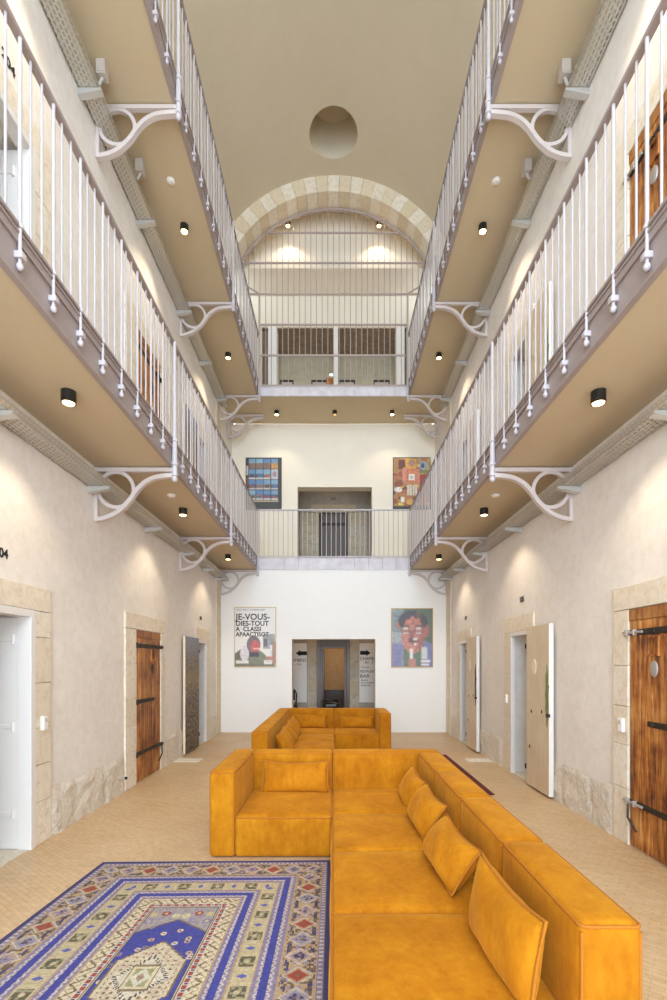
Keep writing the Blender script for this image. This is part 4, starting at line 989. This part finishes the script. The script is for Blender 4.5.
# black tub armchair in the inner doorway, dark chair at the left of the passage
r = thing('tub_chair', 'small black leather tub chair standing in the inner doorway', 'chair', (-.07, 12.6, 0))
part('seat', puff(-.26, .13, 12.42, 12.78, .10, .50, .06, .02), M['leather'], r, smooth=80)
mb = MB(); pts = [(-.06+.22*math.cos(t), 12.6+.22*math.sin(t), .52) for t in np.linspace(PI*-.08, PI*1.08, 24)]
mb.ribbon([(0,0),(0,.01)], .01, .01) if False else None
mb.tube(pts, .045, 10); part('backrest', mb, M['leather'], r, smooth=80)
part('trim_band', MB().tube([(-.23, 12.41, .30), (.11, 12.41, .30)], .02, 8), M['steel'], r, label='shiny band across the front')
for sx_ in (-.2, .08):
    for sy_ in (12.46, 12.74): part('leg', MB().tube([(sx_, sy_, 0), (sx_, sy_, .14)], .015, 8), M['steel'], r)
r = thing('dining_chair', 'dark chair half hidden at the left side of the passage', 'chair', (-1.12, 12.3, 0))
part('seat', MB().box(-1.34, -.92, 12.1, 12.52, .43, .47, .01), M['leather'], r)
part('backrest', MB().tube([(-.95, 12.12, .47), (-.93, 12.12, .75), (-.98, 12.12, .86), (-1.3, 12.12, .86), (-1.33, 12.12, .75), (-1.31, 12.12, .47)], .018, 8).box(-1.29, -.97, 12.11, 12.13, .6, .84, .006), M['leather'], r)
for sx_ in (-1.31, -.95):
    for sy_ in (12.13, 12.49): part('leg', MB().tube([(sx_, sy_, 0), (sx_, sy_, .44)], .014, 8), M['leather'], r)
# upper doorway: stone jambs, lintel, dark barred door, small sign
stone_strip(-.95, -.41, 13.5, G1T, 5.76, .03, .7); stone_strip(.40, .95, 13.5, G1T, 5.76, .03, .7)
mb = MB(); mb.box(-.64, .63, 13.46, 13.52, 5.765, 5.98, .006, .6); nt[0] += 1; struct('trim_%d' % nt[0], mb, M['greystone'])
r = door_root('dark grey plank door behind the bridge railing at the upper level', (0, 13.5, G1T))
mb = MB()
for k in range(5): mb.box(-.405+.16*k+.003, -.405+.16*(k+1)-.003, 13.55, 13.6, G1T+.01, 5.75, .005)
part('leaf', mb, N('grey_worn_door', .6, base=rgb(112,102,96)).m, r)
for z in (4.12, 5.45): part('hinge_strap', MB().box(-.40, .38, 13.53, 13.55, z-.04, z+.04, .004), M['iron'], r)
part('door_frame', MB().box(-.41, -.33, 13.5, 13.6, G1T, 5.76, .004).box(.33, .40, 13.5, 13.6, G1T, 5.76, .004), M['darkframe'], r)
tag(text('room_number', '201', .11, M['blackmatte'], None, (0, 13.495, 6.12), ROT_B, 'CENTER'), 'black room number above the dark upper door', 'room number')
# top room: emergency light, easel, two low benches
r = thing('emergency_light', 'small glowing emergency light on the wall behind the screen', 'emergency light', (-.06, 12.99, 9.3))
part('housing', MB().box(-.12, .0, 12.94, 12.998, 9.26, 9.34, .008), M['plastic'], r); part('lens', MB().box(-.10, -.02, 12.932, 12.942, 9.28, 9.33, .003), M['signlight'], r)
r = thing('door_leaf', 'brown wooden door standing ajar behind the screen, by the white pillar', 'door', (-.1, 12.9, G2T))
part('panel', MB().box(-.2, .02, 12.86, 12.91, G2T+.01, 9.18, .006), M['wood'], r); part('handle', MB().tube([(-.14, 12.85, 8.75), (-.14, 12.82, 8.75), (-.06, 12.82, 8.75)], .01, 8), M['steel'], r)
for x0, x1, lab in ((-1.42, -1.1, 'leftmost dark framed board on the wall behind the screen'), (-.58, -.18, 'dark framed board just left of the emergency light'), (.16, .56, 'dark framed board just right of the white middle pillar'), (1.1, 1.5, 'rightmost dark framed board on the wall behind the screen')):
    r = thing('framed_board', lab, 'board', ((x0+x1)/2, 12.99, 8.8))
    part('board', MB().box(x0, x1, 12.975, 12.998, 8.5, 9.14), M['boxgrey'], r)
    part('board_frame', MB().box(x0-.02, x1+.02, 12.96, 12.998, 9.13, 9.18, .004).box(x0-.02, x0+.01, 12.96, 12.998, 8.5, 9.14, .004).box(x1-.01, x1+.02, 12.96, 12.998, 8.5, 9.14, .004).box(x0-.02, x1+.02, 12.96, 12.998, 8.46, 8.51, .004), M['darkframe'], r)

# ------------------------------------------------------------------ light
w = bpy.data.worlds.new('sky'); SC.world = w; w.use_nodes = True
bg = w.node_tree.nodes['Background']; bg.inputs[0].default_value = (.72, .865, 1.0, 1); bg.inputs[1].default_value = 11.5
L = bpy.data.lights.new('window_portal', 'AREA'); L.shape = 'RECTANGLE'; L.size = 5.2; L.size_y = 12.2
try: L.cycles.is_portal = True
except Exception: pass
q = bpy.data.objects.new('window_portal', L); COL.objects.link(q); q.location = (0, Y0-.1, 6.1); q.rotation_euler = (PI/2, 0, 0)
def bulb(name, loc, power, size=.12, col=(1,.80,.58)):  # bare point light, no fixture modelled
    L = bpy.data.lights.new(name, 'POINT'); L.energy = power; L.color = col; L.shadow_soft_size = size
    q = bpy.data.objects.new(name, L); COL.objects.link(q); q.location = loc
bulb('corridor_lamp', (-1.3, 12.0, 2.6), 7, col=(1,.72,.45)); bulb('corridor_lamp', (1.3, 12.0, 2.6), 7, col=(1,.72,.45)); bulb('lobby_light', (.3, 14.6, 2.4), 22)  # the lobby one is an unseen point light behind the inner doorway
bulb('landing_light', (0, 12.8, 6.45), 3, col=(1,.9,.78)); bulb('attic_fill', (-1.0, 12.55, 8.4), 9, col=(1,.9,.74)); bulb('attic_fill', (1.1, 12.55, 8.4), 9, col=(1,.9,.74))  # unseen point lights; the attic pair is added to brighten the brown ceiling
# ------------------------------------------------------------------ camera
cam = bpy.data.cameras.new('camera'); cam.sensor_fit = 'HORIZONTAL'; cam.sensor_width = 36; cam.lens = 480/667*36
cam.shift_y = 162.5/667; cam.clip_start = .05
co_ = bpy.data.objects.new('camera', cam); COL.objects.link(co_); co_.location = (0, 0, EYE); co_.rotation_euler = (PI/2, 0, 0); SC.camera = co_
SC.view_settings.view_transform = 'Standard'; SC.view_settings.look = 'None'; SC.view_settings.gamma = 1; SC.view_settings.use_curve_mapping = False
SC.view_settings.exposure = -0.06
SC.cycles.use_denoising = True; SC.cycles.max_bounces = 10; SC.cycles.diffuse_bounces = 7; SC.cycles.transparent_max_bounces = 12
